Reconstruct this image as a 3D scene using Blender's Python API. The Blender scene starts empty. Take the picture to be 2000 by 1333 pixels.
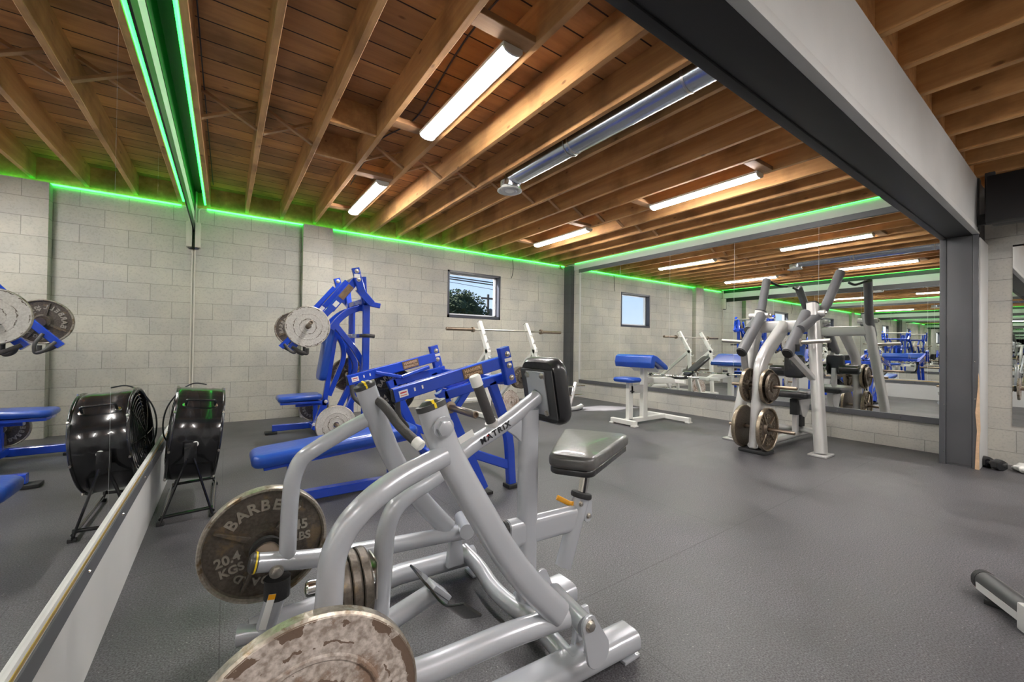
import bpy, bmesh, math, random
from mathutils import Vector, Matrix, Quaternion
random.seed(7)
S = bpy.context.scene
PI = math.pi
V = Vector

# ------------------------------------------------------------------ camera
cam_d = bpy.data.cameras.new('camera'); cam = bpy.data.objects.new('camera', cam_d)
S.collection.objects.link(cam); S.camera = cam
cam_d.sensor_fit = 'HORIZONTAL'; cam_d.sensor_width = 36.0
cam_d.lens = 799.7 / 2000 * 36.0
cam_d.clip_start = 0.02; cam_d.clip_end = 400
YAW, PITCH, ROLL, CAMH = .611, .009, -.013, 1.05
fw = V((math.sin(YAW), math.cos(YAW), 0)); rt = V((fw.y, -fw.x, 0)); up = V((0, 0, 1))
fD = fw*math.cos(PITCH) + up*math.sin(PITCH); fU = up*math.cos(PITCH) - fw*math.sin(PITCH)
fR = rt*math.cos(ROLL) - fU*math.sin(ROLL); fU = rt*math.sin(ROLL) + fU*math.cos(ROLL)
cam.matrix_world = Matrix(((fR.x, fU.x, -fD.x, 0), (fR.y, fU.y, -fD.y, 0), (fR.z, fU.z, -fD.z, CAMH), (0, 0, 0, 1)))

# ------------------------------------------------------------------ world, sun, exposure
W = bpy.data.worlds.new('sky'); S.world = W; W.use_nodes = True
nt = W.node_tree; nt.nodes.clear()
wo = nt.nodes.new('ShaderNodeOutputWorld'); bg = nt.nodes.new('ShaderNodeBackground')
tc = nt.nodes.new('ShaderNodeTexCoord'); sx = nt.nodes.new('ShaderNodeSeparateXYZ'); cr = nt.nodes.new('ShaderNodeValToRGB')
nt.links.new(tc.outputs['Generated'], sx.inputs[0]); nt.links.new(sx.outputs['Z'], cr.inputs[0])
cr.color_ramp.elements[0].position = 0.0; cr.color_ramp.elements[0].color = (.72, .86, 1, 1)
cr.color_ramp.elements[1].position = .35; cr.color_ramp.elements[1].color = (.25, .5, .95, 1)
nt.links.new(cr.outputs[0], bg.inputs[0]); bg.inputs[1].default_value = .62
nt.links.new(bg.outputs[0], wo.inputs[0])
sun_d = bpy.data.lights.new('sun', 'SUN'); sun = bpy.data.objects.new('sun', sun_d); S.collection.objects.link(sun)
sun_d.energy = 14; sun_d.angle = .01; sun_d.color = (1, .97, .92)
sun.rotation_euler = V((.78, -.916, -1.0)).to_track_quat('-Z', 'Y').to_euler()
S.view_settings.view_transform = 'Standard'; S.view_settings.look = 'None'
S.view_settings.gamma = 1; S.view_settings.use_curve_mapping = False
S.view_settings.exposure = 0.9
LAMP = 66.0          # radiance of the ceiling lamps' diffusers
LED = 4.6
S.cycles.max_bounces = 16; S.cycles.glossy_bounces = 12

# ------------------------------------------------------------------ materials
def newmat(name):
    m = bpy.data.materials.new(name); m.use_nodes = True
    return m, m.node_tree, m.node_tree.nodes['Principled BSDF']
def N(t, ty, **kw):
    n = t.nodes.new(ty)
    for k, v in kw.items(): setattr(n, k, v)
    return n
def lnk(t, a, b): t.links.new(a, b)
def plain(name, col, rough=.5, metal=0, var=.12, scale=8, bump=0, bscale=60, coat=0, spec=.5):
    """painted or moulded surface: colour with a little cloudy variation, optional fine bump"""
    m, t, b = newmat(name)
    tcn = N(t, 'ShaderNodeTexCoord'); no = N(t, 'ShaderNodeTexNoise'); no.inputs['Scale'].default_value = scale
    no.inputs['Detail'].default_value = 4
    lnk(t, tcn.outputs['Object'], no.inputs['Vector'])
    mx = N(t, 'ShaderNodeMixRGB'); lnk(t, no.outputs['Fac'], mx.inputs[0])
    mx.inputs[1].default_value = tuple(c*(1-var) for c in col)+(1,)
    mx.inputs[2].default_value = tuple(min(1, c*(1+var)) for c in col)+(1,)
    lnk(t, mx.outputs[0], b.inputs['Base Color'])
    b.inputs['Roughness'].default_value = rough; b.inputs['Metallic'].default_value = metal
    b.inputs['Coat Weight'].default_value = coat; b.inputs['Specular IOR Level'].default_value = spec
    if bump:
        n2 = N(t, 'ShaderNodeTexNoise'); n2.inputs['Scale'].default_value = bscale; n2.inputs['Detail'].default_value = 3
        lnk(t, tcn.outputs['Object'], n2.inputs['Vector'])
        bp = N(t, 'ShaderNodeBump'); bp.inputs['Strength'].default_value = bump; bp.inputs['Distance'].default_value = .01
        lnk(t, n2.outputs['Fac'], bp.inputs['Height']); lnk(t, bp.outputs[0], b.inputs['Normal'])
    return m
def emis(name, col, st):
    m, t, b = newmat(name)
    b.inputs['Base Color'].default_value = (.8, .8, .8, 1)
    b.inputs['Emission Color'].default_value = tuple(col)+(1,); b.inputs['Emission Strength'].default_value = st
    return m
def ramp2(t, fac, p0, c0, p1, c1):
    r = N(t, 'ShaderNodeValToRGB'); lnk(t, fac, r.inputs[0])
    r.color_ramp.elements[0].position = p0; r.color_ramp.elements[0].color = tuple(c0)+(1,)
    r.color_ramp.elements[1].position = p1; r.color_ramp.elements[1].color = tuple(c1)+(1,)
    return r
def block_wall(name, axis, base, off=.117, ox=.062):
    """painted concrete block in .4 x .2 courses; axis = world axis that runs along the wall"""
    m, t, b = newmat(name)
    g = N(t, 'ShaderNodeTexCoord'); s = N(t, 'ShaderNodeSeparateXYZ'); lnk(t, g.outputs['Object'], s.inputs[0])
    def add(sock, v):
        a = N(t, 'ShaderNodeMath', operation='ADD'); lnk(t, sock, a.inputs[0]); a.inputs[1].default_value = v; return a.outputs[0]
    c = N(t, 'ShaderNodeCombineXYZ'); lnk(t, add(s.outputs[axis], 8-ox), c.inputs[0]); lnk(t, add(s.outputs['Z'], 2-off), c.inputs[1])
    # slight wobble of the joints
    nw = N(t, 'ShaderNodeTexNoise'); nw.inputs['Scale'].default_value = 9; lnk(t, g.outputs['Object'], nw.inputs['Vector'])
    sc = N(t, 'ShaderNodeVectorMath', operation='SCALE'); sc.inputs['Scale'].default_value = .006
    sb = N(t, 'ShaderNodeVectorMath', operation='SUBTRACT'); lnk(t, nw.outputs['Color'], sb.inputs[0]); sb.inputs[1].default_value = (.5, .5, .5)
    lnk(t, sb.outputs[0], sc.inputs[0])
    av = N(t, 'ShaderNodeVectorMath', operation='ADD'); lnk(t, c.outputs[0], av.inputs[0]); lnk(t, sc.outputs[0], av.inputs[1])
    br = N(t, 'ShaderNodeTexBrick'); lnk(t, av.outputs[0], br.inputs['Vector'])
    br.inputs['Scale'].default_value = 1; br.inputs['Brick Width'].default_value = .4; br.inputs['Row Height'].default_value = .2
    br.inputs['Mortar Size'].default_value = .0035; br.inputs['Mortar Smooth'].default_value = .3; br.offset = .5
    br.inputs['Color1'].default_value = tuple(x*1.05 for x in base)+(1,); br.inputs['Color2'].default_value = tuple(x*.93 for x in base)+(1,)
    br.inputs['Mortar'].default_value = tuple(x*.62 for x in base)+(1,)
    n1 = N(t, 'ShaderNodeTexNoise'); n1.inputs['Scale'].default_value = 2.2; n1.inputs['Detail'].default_value = 6
    lnk(t, g.outputs['Object'], n1.inputs['Vector'])
    r = ramp2(t, n1.outputs['Fac'], .3, (.82, .82, .84), .7, (1.08, 1.06, 1.0))
    mu = N(t, 'ShaderNodeMixRGB', blend_type='MULTIPLY'); mu.inputs[0].default_value = 1
    lnk(t, br.outputs['Color'], mu.inputs[1]); lnk(t, r.outputs[0], mu.inputs[2])
    n3 = N(t, 'ShaderNodeTexNoise'); n3.inputs['Scale'].default_value = 55; n3.inputs['Detail'].default_value = 4
    lnk(t, g.outputs['Object'], n3.inputs['Vector'])
    r3 = ramp2(t, n3.outputs['Fac'], .25, (.72, .72, .72), .5, (1, 1, 1))
    m2 = N(t, 'ShaderNodeMixRGB', blend_type='MULTIPLY'); m2.inputs[0].default_value = .6
    lnk(t, mu.outputs[0], m2.inputs[1]); lnk(t, r3.outputs[0], m2.inputs[2]); lnk(t, m2.outputs[0], b.inputs['Base Color'])
    b.inputs['Roughness'].default_value = .6
    inv = N(t, 'ShaderNodeMath', operation='SUBTRACT'); inv.inputs[0].default_value = 1; lnk(t, br.outputs['Fac'], inv.inputs[1])
    hm = N(t, 'ShaderNodeMath', operation='MULTIPLY_ADD'); lnk(t, n3.outputs['Fac'], hm.inputs[0]); hm.inputs[1].default_value = .35; lnk(t, inv.outputs[0], hm.inputs[2])
    bp = N(t, 'ShaderNodeBump'); bp.inputs['Strength'].default_value = .55; bp.inputs['Distance'].default_value = .006
    lnk(t, hm.outputs[0], bp.inputs['Height']); lnk(t, bp.outputs[0], b.inputs['Normal'])
    return m
def wood(name, c1, c2, along, rough=.7, planks=0):
    """timber, grain stretched along an axis; planks = board width of decking laid along that axis"""
    m, t, b = newmat(name)
    g = N(t, 'ShaderNodeTexCoord'); mp = N(t, 'ShaderNodeMapping'); lnk(t, g.outputs['Object'], mp.inputs[0])
    sc = [14, 14, 14]; sc[along] = 1.1; mp.inputs['Scale'].default_value = sc
    no = N(t, 'ShaderNodeTexNoise'); no.inputs['Scale'].default_value = 1; no.inputs['Detail'].default_value = 6; no.inputs['Roughness'].default_value = .65
    lnk(t, mp.outputs[0], no.inputs['Vector'])
    r = ramp2(t, no.outputs['Fac'], .3, c1, .72, c2)
    n2 = N(t, 'ShaderNodeTexNoise'); n2.inputs['Scale'].default_value = 2.3; n2.inputs['Detail'].default_value = 5
    lnk(t, g.outputs['Object'], n2.inputs['Vector'])
    r2 = ramp2(t, n2.outputs['Fac'], .34, (.5, .45, .42), .5, (1, 1, 1))
    mu = N(t, 'ShaderNodeMixRGB', blend_type='MULTIPLY'); mu.inputs[0].default_value = .8
    lnk(t, r.outputs[0], mu.inputs[1]); lnk(t, r2.outputs[0], mu.inputs[2]); out = mu.outputs[0]
    # knots
    vo = N(t, 'ShaderNodeTexVoronoi'); vm = N(t, 'ShaderNodeMapping'); s2 = [7, 7, 7]; s2[along] = 3.2; vm.inputs['Scale'].default_value = s2
    lnk(t, g.outputs['Object'], vm.inputs[0]); lnk(t, vm.outputs[0], vo.inputs['Vector']); vo.inputs['Scale'].default_value = 1
    rk = ramp2(t, vo.outputs['Distance'], .05, (.3, .22, .18), .1, (1, 1, 1))
    mk_ = N(t, 'ShaderNodeMixRGB', blend_type='MULTIPLY'); mk_.inputs[0].default_value = .7
    lnk(t, out, mk_.inputs[1]); lnk(t, rk.outputs[0], mk_.inputs[2]); out = mk_.outputs[0]
    if planks:
        s = N(t, 'ShaderNodeSeparateXYZ'); lnk(t, g.outputs['Object'], s.inputs[0])
        dv = N(t, 'ShaderNodeMath', operation='DIVIDE'); lnk(t, s.outputs['Y' if along == 0 else 'X'], dv.inputs[0]); dv.inputs[1].default_value = planks
        fr = N(t, 'ShaderNodeMath', operation='FRACT'); ad = N(t, 'ShaderNodeMath', operation='ADD'); ad.inputs[1].default_value = 40
        lnk(t, dv.outputs[0], ad.inputs[0]); lnk(t, ad.outputs[0], fr.inputs[0])
        gp = ramp2(t, fr.outputs[0], .0, (.04, .03, .02), .045, (1, 1, 1)); gp.color_ramp.interpolation = 'CONSTANT'
        gp.color_ramp.elements[1].position = .05
        fl = N(t, 'ShaderNodeMath', operation='FLOOR'); lnk(t, ad.outputs[0], fl.inputs[0])
        wn = N(t, 'ShaderNodeTexWhiteNoise', noise_dimensions='1D'); lnk(t, fl.outputs[0], wn.inputs['W'])
        rw = ramp2(t, wn.outputs['Value'], 0, (.72, .7, .7), 1, (1.12, 1.1, 1.05))
        a = N(t, 'ShaderNodeMixRGB', blend_type='MULTIPLY'); a.inputs[0].default_value = 1; lnk(t, out, a.inputs[1]); lnk(t, gp.outputs[0], a.inputs[2])
        c = N(t, 'ShaderNodeMixRGB', blend_type='MULTIPLY'); c.inputs[0].default_value = 1; lnk(t, a.outputs[0], c.inputs[1]); lnk(t, rw.outputs[0], c.inputs[2])
        out = c.outputs[0]
    lnk(t, out, b.inputs['Base Color']); b.inputs['Roughness'].default_value = rough
    bp = N(t, 'ShaderNodeBump'); bp.inputs['Strength'].default_value = .2; bp.inputs['Distance'].default_value = .004
    lnk(t, no.outputs['Fac'], bp.inputs['Height']); lnk(t, bp.outputs[0], b.inputs['Normal'])
    return m
def rubber_floor():
    m, t, b = newmat('rubber_floor')
    g = N(t, 'ShaderNodeTexCoord')
    n1 = N(t, 'ShaderNodeTexNoise'); n1.inputs['Scale'].default_value = 1.1; n1.inputs['Detail'].default_value = 7; n1.inputs['Roughness'].default_value = .6
    n2 = N(t, 'ShaderNodeTexNoise'); n2.inputs['Scale'].default_value = 170; n2.inputs['Detail'].default_value = 2
    vo = N(t, 'ShaderNodeTexVoronoi'); vo.inputs['Scale'].default_value = 55
    for n in (n1, n2, vo): lnk(t, g.outputs['Object'], n.inputs['Vector'])
    r1 = ramp2(t, n1.outputs['Fac'], .3, (.040, .039, .043), .7, (.110, .105, .114))
    r2 = ramp2(t, n2.outputs['Fac'], .35, (.45, .45, .45), .65, (1.6, 1.6, 1.6))
    mu = N(t, 'ShaderNodeMixRGB', blend_type='MULTIPLY'); mu.inputs[0].default_value = 1
    lnk(t, r1.outputs[0], mu.inputs[1]); lnk(t, r2.outputs[0], mu.inputs[2])
    fk = ramp2(t, vo.outputs['Distance'], .09, (1, 1, 1), .13, (0, 0, 0))
    gt = N(t, 'ShaderNodeMath', operation='GREATER_THAN'); gt.inputs[1].default_value = .66
    sp = N(t, 'ShaderNodeSeparateXYZ'); lnk(t, vo.outputs['Color'], sp.inputs[0]); lnk(t, sp.outputs[0], gt.inputs[0])
    ml = N(t, 'ShaderNodeMath', operation='MULTIPLY'); lnk(t, fk.outputs[0], ml.inputs[0]); lnk(t, gt.outputs[0], ml.inputs[1])
    mx = N(t, 'ShaderNodeMixRGB'); lnk(t, ml.outputs[0], mx.inputs[0]); lnk(t, mu.outputs[0], mx.inputs[1]); mx.inputs[2].default_value = (.26, .25, .24, 1)
    # seams of the 1.2 m rolls
    s = N(t, 'ShaderNodeSeparateXYZ'); lnk(t, g.outputs['Object'], s.inputs[0])
    br = N(t, 'ShaderNodeTexBrick'); lnk(t, g.outputs['Object'], br.inputs['Vector']); br.inputs['Scale'].default_value = 1
    br.inputs['Brick Width'].default_value = 2.4; br.inputs['Row Height'].default_value = 1.22; br.inputs['Mortar Size'].default_value = .003; br.inputs['Mortar Smooth'].default_value = .6
    br.inputs['Color1'].default_value = (1, 1, 1, 1); br.inputs['Color2'].default_value = (.93, .93, .93, 1); br.inputs['Mortar'].default_value = (.45, .45, .45, 1)
    m3 = N(t, 'ShaderNodeMixRGB', blend_type='MULTIPLY'); m3.inputs[0].default_value = 1
    lnk(t, mx.outputs[0], m3.inputs[1]); lnk(t, br.outputs['Color'], m3.inputs[2]); lnk(t, m3.outputs[0], b.inputs['Base Color'])
    rr = ramp2(t, n1.outputs['Fac'], .35, (.36, .36, .36), .65, (.56, .56, .56)); lnk(t, rr.outputs[0], b.inputs['Roughness'])
    b.inputs['Specular IOR Level'].default_value = .55
    bp = N(t, 'ShaderNodeBump'); bp.inputs['Strength'].default_value = .35; bp.inputs['Distance'].default_value = .003
    lnk(t, n2.outputs['Fac'], bp.inputs['Height']); lnk(t, bp.outputs[0], b.inputs['Normal'])
    return m
def worn_iron(name, c1, c2, worn, amount=.5, rough=.55, metal=.35, scale=9, rings=()):
    """cast plate: paint c1/c2 rubbed through to `worn` in patches"""
    m, t, b = newmat(name)
    g = N(t, 'ShaderNodeTexCoord')
    n1 = N(t, 'ShaderNodeTexNoise'); n1.inputs['Scale'].default_value = scale; n1.inputs['Detail'].default_value = 8; n1.inputs['Roughness'].default_value = .7
    n2 = N(t, 'ShaderNodeTexNoise'); n2.inputs['Scale'].default_value = 90; n2.inputs['Detail'].default_value = 3
    for n in (n1, n2): lnk(t, g.outputs['Object'], n.inputs['Vector'])
    r1 = ramp2(t, n2.outputs['Fac'], .35, c1, .65, c2)
    fc = ramp2(t, n1.outputs['Fac'], 1-amount-.04, (0, 0, 0), 1-amount+.04, (1, 1, 1))
    mx = N(t, 'ShaderNodeMixRGB'); lnk(t, fc.outputs[0], mx.inputs[0]); lnk(t, r1.outputs[0], mx.inputs[1]); mx.inputs[2].default_value = tuple(worn)+(1,)
    out = mx.outputs[0]
    if rings:      # paint knocked off along the cast rings
        s = N(t, 'ShaderNodeSeparateXYZ'); lnk(t, g.outputs['Object'], s.inputs[0]); c = N(t, 'ShaderNodeCombineXYZ')
        lnk(t, s.outputs[0], c.inputs[0]); lnk(t, s.outputs[1], c.inputs[1])
        ln = N(t, 'ShaderNodeVectorMath', operation='LENGTH'); lnk(t, c.outputs[0], ln.inputs[0])
        n4 = N(t, 'ShaderNodeTexNoise'); n4.inputs['Scale'].default_value = 16; n4.inputs['Detail'].default_value = 5; lnk(t, g.outputs['Object'], n4.inputs['Vector'])
        gate = N(t, 'ShaderNodeMath', operation='GREATER_THAN'); gate.inputs[1].default_value = .5; lnk(t, n4.outputs['Fac'], gate.inputs[0])
        n5 = N(t, 'ShaderNodeTexNoise'); n5.inputs['Scale'].default_value = 45; n5.inputs['Detail'].default_value = 4; lnk(t, g.outputs['Object'], n5.inputs['Vector'])
        wb = N(t, 'ShaderNodeMath', operation='MULTIPLY_ADD'); lnk(t, n5.outputs['Fac'], wb.inputs[0]); wb.inputs[1].default_value = .03; lnk(t, ln.outputs['Value'], wb.inputs[2])
        of = N(t, 'ShaderNodeMath', operation='SUBTRACT'); lnk(t, wb.outputs[0], of.inputs[0]); of.inputs[1].default_value = .015
        tot = None
        for rr, hw in rings:
            cp = N(t, 'ShaderNodeMath', operation='COMPARE'); lnk(t, of.outputs[0], cp.inputs[0]); cp.inputs[1].default_value = rr; cp.inputs[2].default_value = hw
            if tot is None: tot = cp.outputs[0]
            else:
                ad = N(t, 'ShaderNodeMath', operation='MAXIMUM'); lnk(t, tot, ad.inputs[0]); lnk(t, cp.outputs[0], ad.inputs[1]); tot = ad.outputs[0]
        ml = N(t, 'ShaderNodeMath', operation='MULTIPLY'); lnk(t, tot, ml.inputs[0]); lnk(t, gate.outputs[0], ml.inputs[1])
        m4 = N(t, 'ShaderNodeMixRGB'); lnk(t, ml.outputs[0], m4.inputs[0]); lnk(t, out, m4.inputs[1]); m4.inputs[2].default_value = tuple(x*.6 for x in worn)+(1,); out = m4.outputs[0]
    lnk(t, out, b.inputs['Base Color']); b.inputs['Roughness'].default_value = rough; b.inputs['Metallic'].default_value = metal
    bp = N(t, 'ShaderNodeBump'); bp.inputs['Strength'].default_value = .35; bp.inputs['Distance'].default_value = .003
    lnk(t, n2.outputs['Fac'], bp.inputs['Height']); lnk(t, bp.outputs[0], b.inputs['Normal'])
    return m
M = {}
M['wall_back'] = block_wall('painted_block_back', 'X', (.50, .485, .435))
M['wall_side'] = block_wall('painted_block_side', 'Y', (.50, .49, .455), ox=.22)
M['dark_block'] = block_wall('dark_painted_block', 'X', (.07, .072, .078))
M['floor'] = rubber_floor()
M['joist'] = wood('joist_timber', (.47, .23, .08), (.72, .41, .165), 1)
M['brace'] = wood('brace_timber', (.36, .185, .08), (.56, .33, .155), 0)
M['deck'] = wood('deck_boards', (.50, .235, .078), (.72, .37, .135), 0, planks=.205)
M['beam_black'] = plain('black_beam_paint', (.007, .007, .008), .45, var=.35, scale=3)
M['beam_grey'] = plain('pale_grey_beam_board', (.44, .44, .43), .6, var=.25, scale=1.6, bump=.1)
M['trim_dark'] = plain('dark_grey_trim_paint', (.085, .087, .095), .45, var=.15)
M['column'] = plain('dark_column_paint', (.082, .083, .09), .42, var=.2, scale=3, bump=.08)
M['board_pale'] = plain('pale_grey_board', (.52, .52, .51), .5, var=.08, scale=3)
M['raw_wood'] = plain('raw_broken_wood', (.62, .42, .26), .8, var=.3, scale=30)
M['gold'] = plain('brass_edge', (.55, .36, .10), .35, metal=.6)
M['white_paint'] = plain('white_paint', (.78, .77, .73), .4, var=.06)
M['beige_box'] = plain('beige_painted_metal', (.55, .52, .45), .5, var=.06)
M['silver'] = plain('silver_machine_paint', (.50, .515, .55), .27, metal=.25, var=.05, scale=5, coat=.35)
M['silver_warm'] = plain('warm_silver_machine_paint', (.60, .59, .58), .28, metal=.3, var=.05, scale=5, coat=.3)
M['blue'] = plain('blue_machine_paint', (.012, .060, .50), .25, var=.22, scale=6, coat=.5)
M['blue_vinyl'] = plain('blue_vinyl', (.012, .065, .38), .30, var=.15, scale=9, bump=.15, bscale=35, coat=.2)
M['black_vinyl'] = plain('black_vinyl', (.022, .022, .024), .3, var=.2, bump=.15, bscale=40, coat=.25)
M['grey_vinyl'] = plain('grey_black_vinyl', (.085, .082, .08), .33, var=.15, bump=.12, bscale=40, coat=.25)
M['rubber'] = plain('black_rubber', (.018, .018, .019), .6, var=.3, bump=.2, bscale=120)
M['foam'] = plain('dark_foam_grip', (.05, .046, .045), .6, var=.35, scale=14, bump=.2, bscale=150)
M['grey_grip'] = plain('grey_rubber_sleeve', (.13, .13, .138), .5, var=.15, bump=.1)
M['black_metal'] = plain('glossy_black_metal', (.012, .012, .014), .18, var=.3, coat=.5)
M['chrome'] = plain('chrome', (.74, .73, .71), .14, metal=1, var=.05)
M['steel'] = plain('brushed_steel', (.55, .52, .47), .3, metal=1, var=.12, scale=30)
M['galv'] = plain('galvanised_duct', (.52, .56, .62), .24, metal=1, var=.16, scale=4)
M['horn'] = plain('worn_steel_horn', (.30, .235, .18), .35, metal=.9, var=.3, scale=18)
M['yellow'] = plain('yellow_plastic', (.85, .62, .02), .4, var=.05)
M['orange'] = plain('orange_plastic', (.85, .38, .01), .35, var=.05)
M['cap_grey'] = plain('charcoal_plastic', (.045, .045, .047), .42)
M['white_label'] = plain('white_sticker', (.78, .78, .76), .5, var=.04)
M['red_ink'] = plain('red_ink', (.55, .03, .03), .5)
M['black_ink'] = plain('black_ink', (.02, .02, .025), .5)
M['brass_plaque'] = plain('aged_brass_plaque', (.20, .13, .075), .5, metal=.4, var=.5, scale=40)
M['iron'] = worn_iron('cast_iron_plate', (.10, .085, .07), (.155, .13, .108), (.22, .16, .10), .42, rough=.42, metal=.55)
M['iron_rim'] = worn_iron('rubbed_plate_rim', (.34, .30, .25), (.50, .45, .38), (.20, .14, .08), .42, rough=.35, metal=.7, scale=14)
M['iron_letter'] = plain('rubbed_raised_letters', (.42, .38, .32), .4, metal=.6, var=.2, scale=40)
M['plate_white'] = worn_iron('white_worn_plate', (.52, .49, .45), (.64, .61, .57), (.24, .19, .15), .33, metal=.05, rings=((.126, .0025), (.074, .003), (.187, .003)))
M['plate_rust'] = worn_iron('pitted_tan_plate', (.30, .24, .20), (.62, .55, .50), (.27, .18, .13), .42, metal=.05, rough=.65, scale=13, rings=((.150, .0022), (.118, .003), (.082, .003), (.190, .011)))
M['plate_black'] = worn_iron('black_plate', (.015, .015, .016), (.035, .034, .034), (.06, .05, .045), .35)
M['plate_bronze'] = worn_iron('bronze_plate', (.10, .078, .058), (.165, .13, .098), (.075, .055, .04), .4, metal=.6, rough=.4)
M['plate_rimb'] = worn_iron('bronze_rim', (.24, .19, .14), (.36, .30, .22), (.15, .11, .075), .38, metal=.7, rough=.35)
M['green_led'] = emis('green_led', (.012, 1.0, .055), LED)
M['lamp'] = emis('lamp_diffuser', (1.0, .965, .935), LAMP)
M['leaf'] = plain('leaf', (.028, .040, .022), .9, var=.6, scale=1.2, spec=.1)
M['bark'] = plain('bark', (.06, .05, .04), .9)
M['pole_wood'] = plain('pole_timber', (.045, .04, .038), .9)
M['ground'] = plain('outdoor_ground', (.22, .2, .16), .9, var=.3, scale=.2)
M['hill'] = plain('hill', (.07, .085, .09), .95, var=.3, scale=.1)
M['window_dark'] = plain('dark_window_metal', (.05, .052, .07), .4)
M['window_white'] = plain('white_window_vinyl', (.75, .77, .8), .4, var=.03)
def mirror_mat():
    m, t, b = newmat('mirror_glass'); b.inputs['Base Color'].default_value = (.90, .915, .90, 1)
    b.inputs['Metallic'].default_value = 1; b.inputs['Roughness'].default_value = 0.0
    tcn = N(t, 'ShaderNodeTexCoord'); no = N(t, 'ShaderNodeTexNoise'); no.inputs['Scale'].default_value = 3
    lnk(t, tcn.outputs['Object'], no.inputs['Vector'])
    r = ramp2(t, no.outputs['Fac'], .3, (.88, .90, .885), .7, (.92, .93, .915)); lnk(t, r.outputs[0], b.inputs['Base Color'])
    return m
M['mirror'] = mirror_mat()
def glass_mat():
    m, t, b = newmat('window_glass'); t.nodes.remove(b)
    o = t.nodes['Material Output']; tr = N(t, 'ShaderNodeBsdfTransparent'); gl = N(t, 'ShaderNodeBsdfGlossy'); gl.inputs['Roughness'].default_value = .0
    mx = N(t, 'ShaderNodeMixShader'); mx.inputs[0].default_value = .008; lnk(t, tr.outputs[0], mx.inputs[1]); lnk(t, gl.outputs[0], mx.inputs[2]); lnk(t, mx.outputs[0], o.inputs[0])
    return m
M['glass'] = glass_mat()

# ------------------------------------------------------------------ object helpers
def rootloc(p):
    while p.parent: p = p.parent
    return p.location.copy()
def mk(name, bm, mat, parent=None, smooth=40, **props):
    """link a bmesh (world coordinates) as one mesh object, relative to its thing's base point"""
    bmesh.ops.recalc_face_normals(bm, faces=bm.faces)
    me = bpy.data.meshes.new(name)
    if parent: bmesh.ops.translate(bm, verts=bm.verts, vec=-rootloc(parent))
    bm.to_mesh(me); bm.free()
    mats = mat if isinstance(mat, (list, tuple)) else [mat]
    for q in mats: me.materials.append(M[q])
    if smooth:
        me.polygons.foreach_set('use_smooth', [True]*len(me.polygons)); me.set_sharp_from_angle(angle=math.radians(smooth))
    o = bpy.data.objects.new(name, me); S.collection.objects.link(o)
    if parent: o.parent = parent
    for k, v in props.items(): o[k] = v
    return o
def thing(name, label, cat, loc=(0, 0, 0), group=None):
    o = bpy.data.objects.new(name, None); S.collection.objects.link(o); o.location = loc
    o['label'] = label; o['category'] = cat; o.empty_display_size = .1
    if group: o['group'] = group
    return o
def tag(o, label, cat, group=None):
    o['label'] = label; o['category'] = cat
    if group: o['group'] = group
    return o
def struct(o): o['kind'] = 'structure'; return o
def recenter(o, loc):
    """move a single-mesh thing's origin to loc without moving the mesh"""
    loc = V(loc); o.data.transform(Matrix.Translation(-loc)); o.location = loc; return o
def join(*bms):
    a = bms[0]
    for b in bms[1:]:
        me = bpy.data.meshes.new('tmp'); b.to_mesh(me); a.from_mesh(me); bpy.data.meshes.remove(me); b.free()
    return a
def box(x0, y0, z0, x1, y1, z1, bev=0, seg=2):
    bm = bmesh.new(); bmesh.ops.create_cube(bm, size=1)
    bmesh.ops.scale(bm, verts=bm.verts, vec=(abs(x1-x0), abs(y1-y0), abs(z1-z0)))
    bmesh.ops.translate(bm, verts=bm.verts, vec=((x0+x1)/2, (y0+y1)/2, (z0+z1)/2))
    if bev: bmesh.ops.bevel(bm, geom=bm.edges[:], offset=bev, segments=seg, affect='EDGES', profile=.6)
    return bm
def basis(d, hint):
    d = V(d).normalized(); h = V(hint); x = h - d*h.dot(d)
    if x.length < 1e-4: x = d.orthogonal()
    x.normalize(); return x, d.cross(x), d
def pc(r, n=18): return [(r*math.cos(2*PI*i/n), r*math.sin(2*PI*i/n)) for i in range(n)]
def pr(w, h, c=.006):
    """rectangle w (along hint) x h with chamfered corners"""
    a, b = w/2, h/2
    return [(a, -b+c), (a, b-c), (a-c, b), (-a+c, b), (-a, b-c), (-a, -b+c), (-a+c, -b), (a-c, -b)]
def ps(w, h, n=8):
    """flat oval: w along hint, h across"""
    pts = []
    if w >= h:
        r = h/2; e = w/2-r
        for i in range(n+1): a = -PI/2+PI*i/n; pts.append((e+r*math.cos(a), r*math.sin(a)))
        for i in range(n+1): a = PI/2+PI*i/n; pts.append((-e+r*math.cos(a), r*math.sin(a)))
    else:
        return [(y, -x) for x, y in ps(h, w, n)]
    return pts
def prr(w, h, r, n=4):
    """rectangle w (along hint) x h with round corners"""
    P = []
    for cx, cy, a0 in ((w/2-r, -h/2+r, -PI/2), (w/2-r, h/2-r, 0), (-w/2+r, h/2-r, PI/2), (-w/2+r, -h/2+r, PI)):
        for i in range(n+1): a = a0+PI/2*i/n; P.append((cx+r*math.cos(a), cy+r*math.sin(a)))
    return P
def pe(w, h, n=22): return [(w/2*math.cos(2*PI*i/n), h/2*math.sin(2*PI*i/n)) for i in range(n)]
def fillet(pts, rad, seg=7):
    pts = [V(p) for p in pts]
    if rad <= 0 or len(pts) < 3: return pts
    out = [pts[0]]
    for i in range(1, len(pts)-1):
        a, b, c = pts[i-1], pts[i], pts[i+1]; u = a-b; w = c-b
        k = min(rad, u.length*.48, w.length*.48); p = b+u.normalized()*k; q = b+w.normalized()*k
        for j in range(seg+1):
            t = j/seg; out.append(p*(1-t)**2 + b*2*t*(1-t) + q*t*t)
    out.append(pts[-1]); return out
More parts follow.
